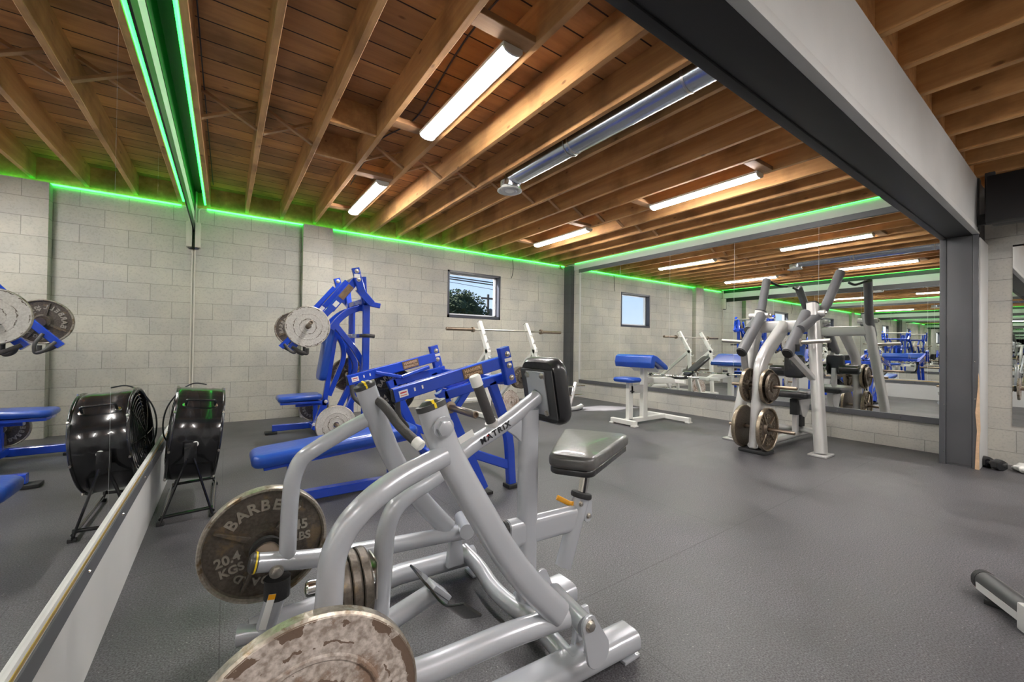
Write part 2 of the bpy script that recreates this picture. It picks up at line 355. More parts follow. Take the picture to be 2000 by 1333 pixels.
def sweep(pts, prof, hint=(0, 1, 0), rad=0, caps=True, seg=7, scale=None):
    pts = fillet(pts, rad, seg); bm = bmesh.new(); rings = []
    h = V(hint); n = len(pts)
    for i, p in enumerate(pts):
        d = (pts[min(i+1, n-1)]-pts[max(i-1, 0)])
        x, y, z = basis(d, h); h = x if len(prof) and abs(V(hint).dot(z)) > .95*V(hint).length else V(hint)
        s = 1 if scale is None else scale(i/(n-1))
        rings.append([bm.verts.new(p + x*(a*s) + y*(b*s)) for a, b in prof])
    m = len(prof)
    for i in range(n-1):
        for j in range(m): bm.faces.new((rings[i][j], rings[i][(j+1) % m], rings[i+1][(j+1) % m], rings[i+1][j]))
    if caps: bm.faces.new(rings[0][::-1]); bm.faces.new(rings[-1])
    return bm
def tube(pts, r, rad=0, n=18, **k): return sweep(pts, pc(r, n), rad=rad, **k)
def lathe(prof, o=(0, 0, 0), d=(0, 0, 1), n=40, closed=False):
    """prof = [(radius, height)...] turned about axis d through o"""
    x, y, z = basis(d, (1, 0, .01)); o = V(o); bm = bmesh.new(); rings = []
    for r, h in prof:
        if r < 1e-5: rings.append([bm.verts.new(o+z*h)])
        else: rings.append([bm.verts.new(o+z*h+(x*math.cos(2*PI*i/n)+y*math.sin(2*PI*i/n))*r) for i in range(n)])
    L = len(rings)
    for k in range(L if closed else L-1):
        a, b = rings[k], rings[(k+1) % L]
        for i in range(n):
            j = (i+1) % n
            if len(a) == 1 and len(b) == 1: continue
            if len(a) == 1: bm.faces.new((a[0], b[j], b[i]))
            elif len(b) == 1: bm.faces.new((a[i], a[j], b[0]))
            else: bm.faces.new((a[i], a[j], b[j], b[i]))
    return bm
def cyl(a, b, r, n=18, ch=0):
    a, b = V(a), V(b); L = (b-a).length
    pf = [(0, 0), (r-ch, 0), (r, ch), (r, L-ch), (r-ch, L), (0, L)] if ch else [(0, 0), (r, 0), (r, L), (0, L)]
    return lathe(pf, a, b-a, n)
def prism(poly, axis, lo, hi, bev=0, seg=2):
    """poly in the plane normal to axis ('x': (y,z), 'y': (x,z), 'z': (x,y)) extruded lo..hi"""
    bm = bmesh.new()
    def P(a, b, c): return {'x': (c, a, b), 'y': (a, c, b), 'z': (a, b, c)}[axis]
    v0 = [bm.verts.new(P(a, b, lo)) for a, b in poly]; v1 = [bm.verts.new(P(a, b, hi)) for a, b in poly]
    n = len(poly); bm.faces.new(v0[::-1]); bm.faces.new(v1)
    for i in range(n): bm.faces.new((v0[i], v0[(i+1) % n], v1[(i+1) % n], v1[i]))
    bmesh.ops.recalc_face_normals(bm, faces=bm.faces)
    if bev: bmesh.ops.bevel(bm, geom=bm.edges[:], offset=bev, segments=seg, affect='EDGES', profile=.6)
    return bm
def xf(bm, m): bmesh.ops.transform(bm, matrix=m, verts=bm.verts); return bm
def frame(o, xdir, ydir):
    """matrix with local x, y along given directions, z = x cross y"""
    x = V(xdir).normalized(); z = x.cross(V(ydir)).normalized(); y = z.cross(x)
    return Matrix(((x.x, y.x, z.x, o[0]), (x.y, y.y, z.y, o[1]), (x.z, y.z, z.z, o[2]), (0, 0, 0, 1)))
def padbox(L, Wd, T, r=.02, seg=4, taper=1.0, corner=.03):
    """upholstered pad centred on the origin: L along x, Wd along y, T along z; taper = width ratio at the -x end"""
    poly = []
    for sx_, sy_ in ((1, 1), (-1, 1), (-1, -1), (1, -1)):
        w = Wd/2*(taper if sx_ < 0 else 1)
        cx, cy = sx_*(L/2-corner), sy_*(w-corner); a0 = {(1, 1): 0, (-1, 1): PI/2, (-1, -1): PI, (1, -1): 1.5*PI}[(sx_, sy_)]
        for i in range(6): a = a0+PI/2*i/5; poly.append((cx+corner*math.cos(a), cy+corner*math.sin(a)))
    bm = bmesh.new(); rings = []
    lay = [(-T/2, .012), (-T/2+r*.5, .002), (-T/2+r, 0)] + [(T/2-r*(1-math.sin(a)), r*(1-math.cos(a))) for a in [PI/2*i/seg for i in range(seg+1)]]
    for z, ins in lay:
        rings.append([bm.verts.new((x*(1-2*ins/L), y*(1-2*ins/Wd), z)) for x, y in poly])
    n = len(poly)
    for k in range(len(rings)-1):
        for i in range(n): bm.faces.new((rings[k][i], rings[k][(i+1) % n], rings[k+1][(i+1) % n], rings[k+1][i]))
    bm.faces.new(rings[0][::-1])
    c = bm.verts.new((0, 0, T/2+T*.06))
    for i in range(n): bm.faces.new((rings[-1][i], rings[-1][(i+1) % n], c))
    return bm
def text(s, size, depth=.002, m=None, align='CENTER', spacing=1):
    cu = bpy.data.curves.new('tmp_text', 'FONT'); cu.body = s; cu.size = size; cu.extrude = depth; cu.align_x = align; cu.align_y = 'CENTER'
    cu.space_character = spacing; cu.offset = size*.03
    o = bpy.data.objects.new('tmp_text', cu); me = bpy.data.meshes.new_from_object(o)
    bm = bmesh.new(); bm.from_mesh(me); bpy.data.objects.remove(o); bpy.data.curves.remove(cu); bpy.data.meshes.remove(me)
    if m is not None: xf(bm, m)
    return bm
def arc_text(s, radius, size, ang0, step, depth=.002, inward=False):
    """letters set round a circle in the xy plane, reading clockwise from angle ang0"""
    bms = []
    for i, ch in enumerate(s):
        if ch == ' ': continue
        a = ang0 - i*step
        bms.append(text(ch, size, depth, Matrix.Rotation(a, 4, 'Z') @ Matrix.Translation((radius, 0, 0)) @ Matrix.Rotation(-PI/2 if not inward else PI/2, 4, 'Z')))
    return join(*bms)

# ================================================================== THE ROOM
YB, XR, XL, YF = 6.447, 5.944, -.344, -3.2
struct(mk('floor', box(XL-.2, YF-.2, -.1, XR+.2, YB+.2, 0), 'floor', smooth=0))
# back wall, a hole for the window
WX0, WX1, WZ0, WZ1 = 3.14, 4.232, 1.512, 2.335
wb = struct(mk('wall_back', join(box(XL-.2, YB, -.1, WX0, YB+.2, 2.705), box(WX1, YB, -.1, XR+.2, YB+.2, 2.705),
    box(WX0, YB, -.1, WX1, YB+.2, WZ0), box(WX0, YB, WZ1, WX1, YB+.2, 2.705)), 'wall_back', smooth=0))
mk('pilaster', box(.868, 6.335, 0, 1.255, YB+.01, 2.70, .006), 'wall_back', wb)
mk('corner_pilaster', box(5.84, 6.25, 0, XR+.01, YB+.01, 2.70, .006), 'dark_block', wb)
mk('rim_board', box(XL, YB+.02, 2.70, XR+.1, YB+.06, 3.0), 'joist', wb)
mk('cover_panel', box(5.145, YB-.012, 1.942, 5.645, YB+.002, 2.445, .004), 'wall_back', wb)
wr = struct(mk('wall_right', box(XR, YF, -.1, XR+.2, YB+.2, 3.1), 'wall_side', smooth=0))
mk('pale_band', box(XR-.008, .86, 2.616, XR+.01, 6.25, 2.745), 'board_pale', wr)
wl = struct(mk('wall_left', box(XL-.2, YF, -.1, XL, YB+.2, 3.1), 'wall_side', smooth=0))
mk('knee_board', box(XL-.01, YF, 0, XL+.006, 6.44, .32), 'board_pale', wl)
mk('top_trim', box(XL-.01, YF, 2.405, XL+.012, 6.44, 2.512), 'beam_black', wl)
mk('top_board', box(XL-.01, YF, 2.512, XL+.006, 6.44, 2.665), 'board_pale', wl)
mk('black_band', box(XL-.01, .85, 2.665, XL+.01, 6.44, 2.985), 'beam_black', wl)  # wall band above the pale board, coloured black like the gap panel
struct(mk('wall_front', box(XL-.2, YF-.2, -.1, XR+.2, YF, 3.1), 'board_pale', smooth=0))
# trims
def screws(parent, pts, d):
    for p in pts: mk('screw', lathe([(0, 0), (.007, 0), (.005, .004), (0, .005)], p, d, 10), 'chrome', parent)
t1 = struct(mk('trim_1', box(XL, -.2, .315, XL+.018, 6.43, .372, .003), 'trim_dark', smooth=0))
mk('gold_edge', box(XL, -.2, .379, XL+.016, 6.43, .391, .002), 'gold', t1)
mk('channel', box(XL, -.2, .372, XL+.014, 6.43, .404, .002), 'board_pale', t1)
screws(t1, [(XL+.018, y, .345) for y in (1.75, 2.25, 2.8, 3.4, 4.2, 5.1)], (1, 0, 0))
t2 = struct(mk('trim_2', box(XR-.022, .86, .296, XR, 6.07, .36, .003), 'trim_dark', smooth=0))
screws(t2, [(XR-.022, y, .328) for y in (1.2, 1.75, 2.6, 3.2, 4.4, 5.5)], (-1, 0, 0))
t3 = struct(mk('trim_3', box(XR-.022, .86, 2.545, XR, 6.10, 2.616, .003), 'trim_dark', smooth=0))
t4 = struct(mk('trim_4', box(XR-.016, 6.05, .30, XR, 6.085, 2.56, .003), 'board_pale', smooth=0))
# mirrors
def mirror(x, y0, y1, z0, z1, side, label, group):
    s = 1 if side == 'l' else -1
    r = thing('mirror_panel', label, 'mirror', (x, (y0+y1)/2, z0), group)
    mk('glass', box(x, y0+.0015, z0, x+s*.006, y1-.0015, z1), 'mirror', r, smooth=0)
    mk('edge', box(x-s*.0, y0, z0, x+s*.0045, y0+.004, z1), 'window_white', r, smooth=0, label='pale polished vertical edge of the glass')
    return r
ly = [-.2, .95, 2.057, 3.168, 4.10, 5.05, 6.43]
nm = ['left wall mirror panel beside the camera, just outside the picture', 'left wall mirror panel cut by the left picture edge, reflecting blue seat and plates', 'left wall mirror panel that reflects the drum fan',
      'tall left wall mirror panel behind the drum fan', 'left wall mirror panel second from the corner with the beige box', 'left wall mirror panel ending at the corner with the beige box']
for i in range(6): mirror(XL, ly[i], ly[i+1], .404, 2.40, 'l', nm[i], 'mirror panels on the left wall')
ry = [.862, 1.952, 2.968, 4.002, 5.029, 6.055]
nm = ['right wall mirror panel beside the dark column, behind the pulldown machine', 'right wall mirror panel reflecting the pulldown machine frame', 'right wall mirror panel reflecting the far pulldown arm',
      'right wall mirror panel behind the blue preacher pad', 'right wall mirror panel at the far corner with the reflected window']
for i in range(5): mirror(XR, ry[i], ry[i+1], .358, 2.548, 'r', nm[i], 'mirror panels on the right wall')
mirror(XR, -2.2, .445, .36, 2.03, 'r', 'mirror at the right picture edge beyond the dark column', None)

# ceiling: deck with its joists, braces and blocking
ce = struct(mk('ceiling', box(XL-.2, .70, 2.985, XR+.2, YB+.2, 3.1), 'deck', smooth=0))
JX = [-.2+.4064*k for k in range(16)]
for i, x in enumerate(JX):
    if x > XR-.02: break
    w = .021; e = random.uniform(-.004, .004)
    mk('joist', box(x-w, .72, 2.75+e, x+w, YB+.02, 2.985, .003, 1), 'joist', ce)
mk('gap_panel', box(XL-.01, .85, 2.90, -.226, 6.44, 2.984), 'beam_black', ce)  # black panel added to keep the gap between wall and first joist black
def crossbrace(x0, x1, y):
    for s in (1, -1):
        a, b = (2.765, 2.96) if s > 0 else (2.96, 2.765)
        mk('cross_brace', sweep([(x0+.02, y+s*.022, a), (x1-.02, y+s*.022, b)], pr(.04, .022, .002), hint=(0, 1, 0)), 'brace', ce)
for i in range(14):
    if i == 2: continue
    crossbrace(JX[i], JX[i+1], 3.92)
for y in (3.43, 4.08): mk('blocking', box(JX[2]+.02, y-.02, 2.765, JX[3]-.02, y+.02, 2.984, .003, 1), 'joist', ce)
for x0, y in ((3, 1.86), (3, 3.12), (3, 4.25), (3, 5.50)): mk('blocking', box(JX[x0]+.02, y-.05, 2.75, JX[x0+1]-.02, y+.05, 2.79, .003, 1), 'brace', ce)
for x0, y in ((10, 1.82), (10, 3.10), (10, 4.18), (10, 5.42)): mk('blocking', box(JX[x0]+.02, y-.05, 2.745, JX[x0+1]-.02, y+.05, 2.785, .003, 1), 'brace', ce)
mk('deck_cable', tube([(JX[3]+.25, 1.0, 2.975), (JX[3]+.18, 2.2, 2.975), (JX[3]+.3, 3.4, 2.97), (JX[3]+.12, 3.9, 2.97), (JX[3]+.2, 5.2, 2.975)], .006, .3, 8), 'cap_grey', ce)
mk('deck_cable', tube([(-.165, 1.2, 2.96), (-.16, 2.9, 2.955), (-.155, 3.2, 2.9), (-.16, 3.6, 2.95), (-.15, 6.2, 2.96)], .004, .2, 8), 'black_ink', ce)
# the lower deck on this side of the beam
c2 = struct(mk('ceiling_front', box(XL-.2, YF-.2, 2.84, XR+.2, .72, 2.95), 'deck', smooth=0))
struct(mk('leak_filler', box(XL-.1, .63, 2.56, XR+.1, .80, 3.05), 'joist', smooth=0))  # filler block above the beam, added to close light leaks between the decks
for k in range(-7, 9):
    x = 2.635+.4064*k
    if XL < x < XR: mk('joist', box(x-.021, YF, 2.60, x+.021, .64, 2.842, .003, 1), 'joist', c2)
# beam and column
bm_ = struct(mk('trim_6', box(XL, .615, 2.105, XR, .825, 2.60), 'beam_black', smooth=0))
mk('side_board', box(XL, .603, 2.135, 5.40, .617, 2.572, .002), 'beam_grey', bm_)
mk('bottom_flange', box(XL, .598, 2.09, 5.50, .64, 2.135, .004), 'beam_grey', bm_)
mk('bottom_plate', box(XL, .638, 2.088, XR, .80, 2.106, .003), 'beam_black', bm_)
mk('bottom_flange', box(XL, .80, 2.08, XR, .842, 2.13, .004), 'beam_black', bm_)
mk('bracket_plate', box(5.40, .59, 2.11, 5.50, .62, 2.57, .004), 'beam_black', bm_)
col = struct(mk('trim_7', box(5.475, .615, 0, XR, .825, 2.10), 'column', smooth=0))
mk('edge_trim', box(5.46, .80, 0, 5.49, .842, 2.09, .003), 'trim_dark', col)
mk('edge_trim', box(5.46, .60, 0, 5.49, .635, 2.09, .003), 'trim_dark', col)
mk('front_panel', box(5.468, .637, .02, 5.478, .798, 2.08, .002), 'column', col)
mk('side_board', box(5.49, .592, 0, XR, .606, 2.06, .002), 'board_pale', col)
mk('split_wood', prism([(.592, .0), (.618, .0), (.612, .2), (.606, .34), (.616, .5), (.602, .72), (.6, .85), (.594, .80), (.59, .5), (.586, .36), (.594, .2)], 'x', 5.452, 5.466), 'raw_wood', col, label='raw broken wood where the trim has split')
screws(col, [(5.46, .81, z) for z in (.12, .55)]+[(5.46, .62, z) for z in (.95, .62)], (-1, 0, 0))

# window in the back wall
wn = struct(mk('window_1', join(box(WX0, YB-.006, WZ0, WX0+.035, YB+.17, WZ1), box(WX1-.035, YB-.006, WZ0, WX1, YB+.17, WZ1),
    box(WX0, YB-.006, WZ0, WX1, YB+.17, WZ0+.05), box(WX0, YB-.006, WZ1-.03, WX1, YB+.17, WZ1)), 'window_dark', smooth=0))
sy = YB+.10
mk('sash', join(box(WX0+.035, sy, WZ0+.05, WX0+.065, sy+.05, WZ1-.03), box(WX1-.065, sy, WZ0+.05, WX1-.035, sy+.05, WZ1-.03),
    box(WX0+.035, sy, WZ0+.05, WX1-.035, sy+.05, WZ0+.08), box(WX0+.035, sy, WZ1-.055, WX1-.035, sy+.05, WZ1-.03)), 'window_white', wn)
mk('pane', box(WX0+.06, sy+.022, WZ0+.075, WX1-.06, sy+.028, WZ1-.05), 'glass', wn, smooth=0)

# ------------------------------------------------------------------ lamps, green light strips, duct
def ceiling_lamp(x, y0, y1, z, label, g='strip lamps under the joists'):
    r = thing('ceiling_light', label, 'lamp', (x, (y0+y1)/2, z+.05), g)
    pf = [(-.062, .05), (-.062, .028), (-.05, .012), (-.03, .003), (0, 0), (.03, .003), (.05, .012), (.062, .028), (.062, .05)]
    mk('housing', prism([(x-.066, z+.052), (x-.066, z+.03), (x-.056, z+.03), (x-.056, z+.046), (x+.056, z+.046), (x+.056, z+.03), (x+.066, z+.03), (x+.066, z+.052)], 'y', y0, y1), 'white_paint', r)
    mk('diffuser', prism([(x+a*.86, z+b) for a, b in pf], 'y', y0+.012, y1-.012), 'lamp', r, label='glowing white diffuser')
    for s in (y0, y1): mk('end_cap', prism([(x+a*1.06, z-.002+b*1.06) for a, b in pf], 'y', s-.006 if s == y0 else s-.006, s+.006), 'white_paint', r)
    return r
ceiling_lamp(1.31, 1.90, 3.10, 2.695, 'large glowing strip lamp nearest the camera, left of the duct')
ceiling_lamp(1.325, 4.29, 5.49, 2.695, 'short-looking strip lamp near the back wall above the block pilaster')
ceiling_lamp(4.185, 1.86, 3.06, 2.69, 'strip lamp right of the duct, closest to the dark beam')
ceiling_lamp(4.25, 4.18, 5.38, 2.69, 'strip lamp above the small window side, right of the duct and far away')
for x, l in ((1.1, 'added fill lamp, out of view behind the camera on the left'), (3.2, 'added fill lamp, out of view behind the camera in the middle'), (5.0, 'added fill lamp, out of view behind the camera on the right')):
    ceiling_lamp(x, -1.9, -.7, 2.545, l, 'added fill lamps in the front room, out of view')  # fill lamps added behind the camera, out of view, to brighten the room
def strip(pts, label, base):
    o = mk('led_strip', tube(pts, .011, .05, 10), 'green_led'); recenter(o, base)
    return tag(o, label, 'led strip', 'green light strips')
strip([(-.212, YB-.014, 2.707), (5.82, YB-.014, 2.707)], 'green light strip along the top of the block back wall', (2.8, YB-.014, 2.707))
strip([(XR-.016, .86, 2.752), (XR-.016, 6.22, 2.752)], 'green light strip above the mirrors of the right wall', (XR-.016, 3.5, 2.752))
strip([(-.232, .86, 2.757), (-.232, 6.41, 2.757)], 'green light strip running under the joist beside the left mirror', (-.232, 3.5, 2.757))
# duct
d = thing('duct', 'round galvanised air duct with a white diffuser under the joists', 'duct', (2.42, 2.1, 2.8))
mk('pipe', tube([(2.415, .83, 2.785), (2.415, 3.34, 2.785)], .098, 0, 32), 'galv', d)
for y in (2.55, 1.5): mk('band', tube([(2.415, y-.008, 2.785), (2.415, y+.008, 2.785)], .1005, 0, 32), 'steel', d)
for y in (2.6, 1.3): mk('strap', tube([(2.415+.102*math.cos(a), y, 2.785+.102*math.sin(a)) for a in [PI*.0-PI*i/10 for i in range(11)]], .004, 0, 6), 'steel', d)
mk('elbow', tube([(2.415, 3.32, 2.785), (2.415, 3.47, 2.785), (2.415, 3.49, 2.70)], .094, .1, 28), 'galv', d)
for k in range(4): mk('flex_ring', lathe([(.088, 0), (.097, .008), (.088, .016)], (2.41, 3.52, 2.70+k*.014), (0, 0, 1), 28), 'steel', d)
df = mk('diffuser', lathe([(.05, .05), (.088, .05), (.09, .022), (.128, .008), (.13, 0), (.118, -.004), (.098, .012), (.088, .022), (.086, .004), (.078, .0), (.060, .012), (.055, .02), (.052, .004), (.04, -.006), (0, -.006)], (2.41, 3.52, 2.655), (0, 0, 1), 36), 'white_paint', d)

# beige electrical box with its conduits
b = thing('junction_box', 'beige metal electrical box in the back left corner under the ceiling', 'electrical box', (-.30, YB-.06, 2.34))
mk('case', box(XL+.02, YB-.125, 2.195, -.268, YB-.002, 2.50, .008), 'beige_box', b)
mk('knockout', lathe([(0, 0), (.03, 0), (.022, .02), (0, .022)], (-.31, YB-.06, 2.196), (0, 0, -1), 16), 'cap_grey', b)
mk('conduit', tube([(-.322, YB-.03, 2.5), (-.322, YB-.03, 2.98)], .012, 0, 12), 'beige_box', b)
mk('conduit', tube([(-.295, YB-.05, 2.5), (-.295, YB-.05, 2.69), (-.215, YB-.02, 2.70)], .009, .07, 12), 'beige_box', b)
mk('lower_conduit', tube([(-.327, YB-.02, 2.195), (-.327, YB-.02, .02)], .010, 0, 12), 'beige_box', b)
sp = thing('pipe_fitting', 'small brown pipe fitting on the green strip near the back right corner', 'pipe fitting', (5.69, YB-.02, 2.70))
mk('body', lathe([(0, -.02), (.028, -.02), (.03, .02), (.018, .035), (.018, .05), (0, .05)], (5.69, YB-.035, 2.66), (0, 0, 1), 18), 'horn', sp)
mk('outlet', tube([(5.69, YB-.035, 2.66), (5.70, YB-.10, 2.625)], .013, 0, 12), 'horn', sp)
o = mk('hanging_cable', tube([(4.50, YB-.012, 2.69), (4.503, YB-.03, 2.5), (4.495, YB-.02, 2.40), (4.47, YB-.02, 2.325)], .005, .08, 8), 'black_ink'); recenter(o, (4.5, YB-.012, 2.69))
tag(o, 'black cable hanging from the green strip right of the window', 'cable')

# black television box at the right edge with its bracket
tv = thing('wall_television', 'large black television hung tilted under the joists at the right edge', 'television', (5.4, .2, 2.3))
mk('screen_case', xf(box(-.035, -.55, -.21, .035, .42, .21, .012), Matrix.Translation((5.30, .12, 2.33)) @ Matrix.Rotation(.18, 4, 'Y')), 'beam_black', tv)
mk('back_cover', xf(box(.03, -.5, -.19, .16, .40, .19, .03), Matrix.Translation((5.30, .12, 2.33)) @ Matrix.Rotation(.18, 4, 'Y')), 'beam_black', tv)
mk('bracket', join(box(5.38, .40, 2.15, 5.44, .60, 2.24, .006), box(5.40, .50, 2.15, 5.44, .56, 2.6, .006)), 'rubber', tv)
mk('wall_arm', box(5.40, .10, 2.20, XR-.001, .16, 2.28, .006), 'rubber', tv)
mk('indicator', lathe([(0, 0), (.012, 0), (.01, .008), (0, .01)], (5.39, .50, 2.19), (-1, 0, 0), 12), 'chrome', tv)

# ------------------------------------------------------------------ outside the window
struct(mk('ground', box(-60, YB+.4, -.7, 160, 170, -.5), 'ground', smooth=0))
def far(u, v, D):   # a direction through the window, D metres away
    p = fD + fR*((u-1000)/799.7) + fU*((666.5-v)/799.7); return V((0, 0, CAMH)) + p*D
tr = thing('tree', 'dark round leafy tree seen through the small window', 'tree', (19.5, 38.5, -.5))
rnd = random.Random(4)
def crown(c, rad, n, r0, seed):
    q = random.Random(seed); bm = bmesh.new()
    for _ in range(n):
        while True:
            p = V((q.uniform(-1, 1), q.uniform(-1, 1), q.uniform(-1, 1)))
            if .35 < p.length < 1: break
        p = V((p.x*rad[0], p.y*rad[1], p.z*rad[2]))
        a = V((q.uniform(-1, 1), q.uniform(-1, 1), q.uniform(-1, 1))).normalized(); b_ = a.orthogonal().normalized(); s = r0*q.uniform(.5, 1.2)
        vs = [bm.verts.new(V(c)+p+a*s*x+b_*s*y) for x, y in ((-1, 0), (0, -.6), (1, 0), (0, .6))]
        bm.faces.new(vs)
    return bm
tb = V((19.3, 37.6, .9))
mk('crown', join(crown(tb+V((0, 0, 3.1)), (3.6, 3.2, 2.7), 5000, .2, 1), crown(tb+V((1.9, -.6, 1.6)), (1.6, 1.8, 1.6), 2000, .2, 2), crown(tb+V((-3, 0, 2.4)), (3, 2.4, 2.4), 3000, .2, 3)), 'leaf', tr, smooth=0)
def mass(c, rad):
    bm = bmesh.new(); bmesh.ops.create_icosphere(bm, subdivisions=4, radius=1)
    for v in bm.verts:
        k = .80+.10*math.sin(7*v.co.x+5*v.co.z)*math.cos(6*v.co.y)+.06*math.sin(15*v.co.z+11*v.co.x)
        v.co = V(c)+V((v.co.x*rad[0]*k, v.co.y*rad[1]*k, v.co.z*rad[2]*k))
    return bm
for c_, r_ in (((0, 0, 3.1), (3.4, 3.0, 2.5)), ((1.9, -.6, 1.6), (1.5, 1.7, 1.5)), ((-3, 0, 2.4), (2.9, 2.3, 2.3))): mk('inner_foliage', mass(tb+V(c_), r_), 'leaf', tr)
mk('trunk', tube([tb+V((0, 0, -.5)), tb+V((.1, 0, 1.2)), tb+V((-.2, 0, 3.5))], .28, .4, 12), 'bark', tr)
for k in range(5): mk('branch', tube([tb+V((0, 0, 1.2+.2*k)), tb+V((2*math.cos(k*1.3), 2*math.sin(k*1.3), 3.2+.3*k))], .09, 0, 8), 'bark', tr)
pb = V((29.88, 48.6, 0))
po = thing('utility_pole', 'wooden utility pole with a crossarm seen through the small window', 'utility pole', (pb.x, pb.y, -.5))
mk('mast', tube([pb+V((0, 0, -.5)), pb+V((0, 0, 8.0))], .17, 0, 10), 'pole_wood', po)
mk('crossarm', box(pb.x-1.2, pb.y-.15, 7.3, pb.x+1.2, pb.y+.0, 7.55), 'pole_wood', po)
mk('crossarm', box(pb.x-.6, pb.y-.15, 2.8, pb.x+.6, pb.y+.0, 2.95), 'pole_wood', po)
mk('transformer', lathe([(0, 0), (.28, 0), (.28, .9), (.1, 1.05), (0, 1.05)], pb+V((.35, -.1, 5.0)), (0, 0, 1), 14), 'cap_grey', po)
for i, (a, c) in enumerate((((1.31, 20.0, 4.83), (21.22, 20.0, 4.45)), ((1.31, 20.0, 4.79), (21.23, 20.0, 4.25)), ((5.83, 30.0, 6.62), (26.69, 30.0, 5.32)))):
    mk('overhead_wire', tube([a, ((a[0]+c[0])/2, (a[1]+c[1])/2, (a[2]+c[2])/2), c], .035 if i < 2 else .02, 8, 6), 'black_ink', po)
hl = bmesh.new()
hp = [(-40, 1), (-10, 2.2), (15, 1.4), (30, 2.6), (45, 3.0), (60, 4.6), (80, 5.6), (100, 6.2), (130, 5), (158, 3)]
hl = prism([(-40, -.6)]+hp+[(158, -.6)], 'y', 120, 150, 0)
struct(mk('hill', hl, 'hill', smooth=0))
hc = thing('low_building', 'low pale building at the foot of the utility pole outside', 'building', (40, 60, -.5))
mk('wall', box(36, 58, -.5, 44, 64, 1.6), 'board_pale', hc); mk('roof', box(35.6, 57.6, 1.6, 44.4, 64.4, 2.1), 'raw_wood', hc)

# ================================================================== WEIGHT PLATES
def plate_mesh(R, T, style):
    """builds the meshes of one plate about the origin, lettered face towards +z; returns [(name, bmesh, material, label)]"""
    h = T/2; out = []
    if style in ('deep', 'bronze', 'black'):
        body, rim, let = {'deep': ('iron', 'iron_rim', 'iron_letter'), 'bronze': ('plate_bronze', 'plate_rimb', 'plate_rimb'), 'black': ('plate_black', 'plate_black', 'iron_letter')}[style]
        w = h*-.15
        out.append(('disc', lathe([(.026, -h), (R*.93, -h), (R*.93, w), (R*.88, w), (R*.34, w), (R*.27, h*.8), (R*.26, h), (.17*R+.01, h), (.026, h*.7)], n=56, closed=True), body, None))
        out.append(('rim', lathe([(R*.925, -h*.9), (R*.985, -h*.85), (R, -h*.6), (R, h*.7), (R*.985, h), (R*.95, h), (R*.925, h*.7)], n=64, closed=True), rim, None))
        for a in (148, 238, 42, 318):
            p = [(R*.27, -R*.06), (R*.84, -R*.022), (R*.86, 0), (R*.84, R*.022), (R*.27, R*.06)]
            out.append(('rib', xf(prism(p, 'z', w*1.5, h*.7, R*.012, 1), Matrix.Rotation(math.radians(a), 4, 'Z')), body if style == 'deep' else rim, None))
        z = Matrix.Translation((0, 0, w+R*.012)); dz = R*.02
        L = [arc_text('BARBELL', R*.66, R*.26, math.radians(134), math.radians(16.5), dz)]
        L.append(text('20.4', R*.22, dz, Matrix.Translation((-R*.58, -R*.09, 0)) @ Matrix.Rotation(.12, 4, 'Z')))
        L.append(text('KGS', R*.2, dz, Matrix.Translation((-R*.54, -R*.29, 0)) @ Matrix.Rotation(.12, 4, 'Z')))
        L.append(text('45', R*.24, dz, Matrix.Translation((R*.58, R*.12, 0)) @ Matrix.Rotation(-.1, 4, 'Z')))
        L.append(text('LBS', R*.2, dz, Matrix.Translation((R*.57, -R*.1, 0)) @ Matrix.Rotation(-.1, 4, 'Z')))
        L.append(arc_text('STANDARD', R*.66, R*.18, math.radians(-47), math.radians(12.5), dz))
        out.append(('lettering', xf(join(*L), z), let, 'raised rubbed lettering'))
        out.append(('hub', lathe([(.026, -h*1.02), (R*.2, -h*1.02), (R*.2, -h*.9), (.026, -h*.9)], n=32, closed=True), body, None))
    elif style == 'flat' or style == 'tan':
        body = 'plate_white' if style == 'flat' else 'plate_rust'
        pf = [(.026, -h), (R*.97, -h), (R, -h*.6), (R, h*.6), (R*.975, h*.9), (R*.93, h*.86), (R*.66, h*.86), (R*.64, h), (R*.61, h), (R*.59, h*.82), (R*.40, h*.82), (R*.38, h*.98), (R*.34, h*.98), (R*.32, h*.8), (R*.2, h*.8), (.18*R, h), (.026, h)]
        out.append(('disc', lathe(pf, n=64, closed=True), body, None))
        out.append(('rim', lathe([(R*.972, -h*.92), (R*1.003, -h*.6), (R*1.003, h*.6), (R*.972, h*.92)], n=64, closed=True), 'iron_rim', None))
    else:   # small standard plate with raised lip and letters
        out.append(('disc', lathe([(.022, -h), (R*.96, -h), (R, -h*.6), (R, h*.8), (R*.97, h), (R*.90, h), (R*.87, h*.3), (R*.42, h*.3), (R*.40, h), (.022, h)], n=44, closed=True), 'plate_bronze' if style == 'small' else 'iron', None))
        L = [arc_text('BARBELL', R*.64, R*.24, math.radians(150), math.radians(20), R*.012), arc_text('POUNDS', R*.64, R*.22, math.radians(-35), math.radians(20), R*.012)]
        out.append(('lettering', xf(join(*L), Matrix.Translation((0, 0, h*.36))), 'iron_letter', 'raised rubbed lettering'))
    return out
PROTO = {}
def plate(o, front, R, T, style, label, group=None, roll=0, upd=(0, 0, 1)):
    key = (round(R, 3), round(T, 3), style)
    r = thing('weight_plate', label, 'weight plate', (0, 0, 0), group)
    if key not in PROTO:
        ms = []
        for nme, bm, mt, lb in plate_mesh(R, T, style):
            q = mk(nme, bm, mt, r, smooth=30)
            if lb: q['label'] = lb
            ms.append(q)
        PROTO[key] = ms
    else:
        for q in PROTO[key]:
            c = q.copy(); S.collection.objects.link(c); c.parent = r
    f = V(front).normalized(); x = V(upd).cross(f).normalized()
    r.matrix_world = frame(o, x, V(upd)) @ Matrix.Rotation(roll, 4, 'Z')
    return r

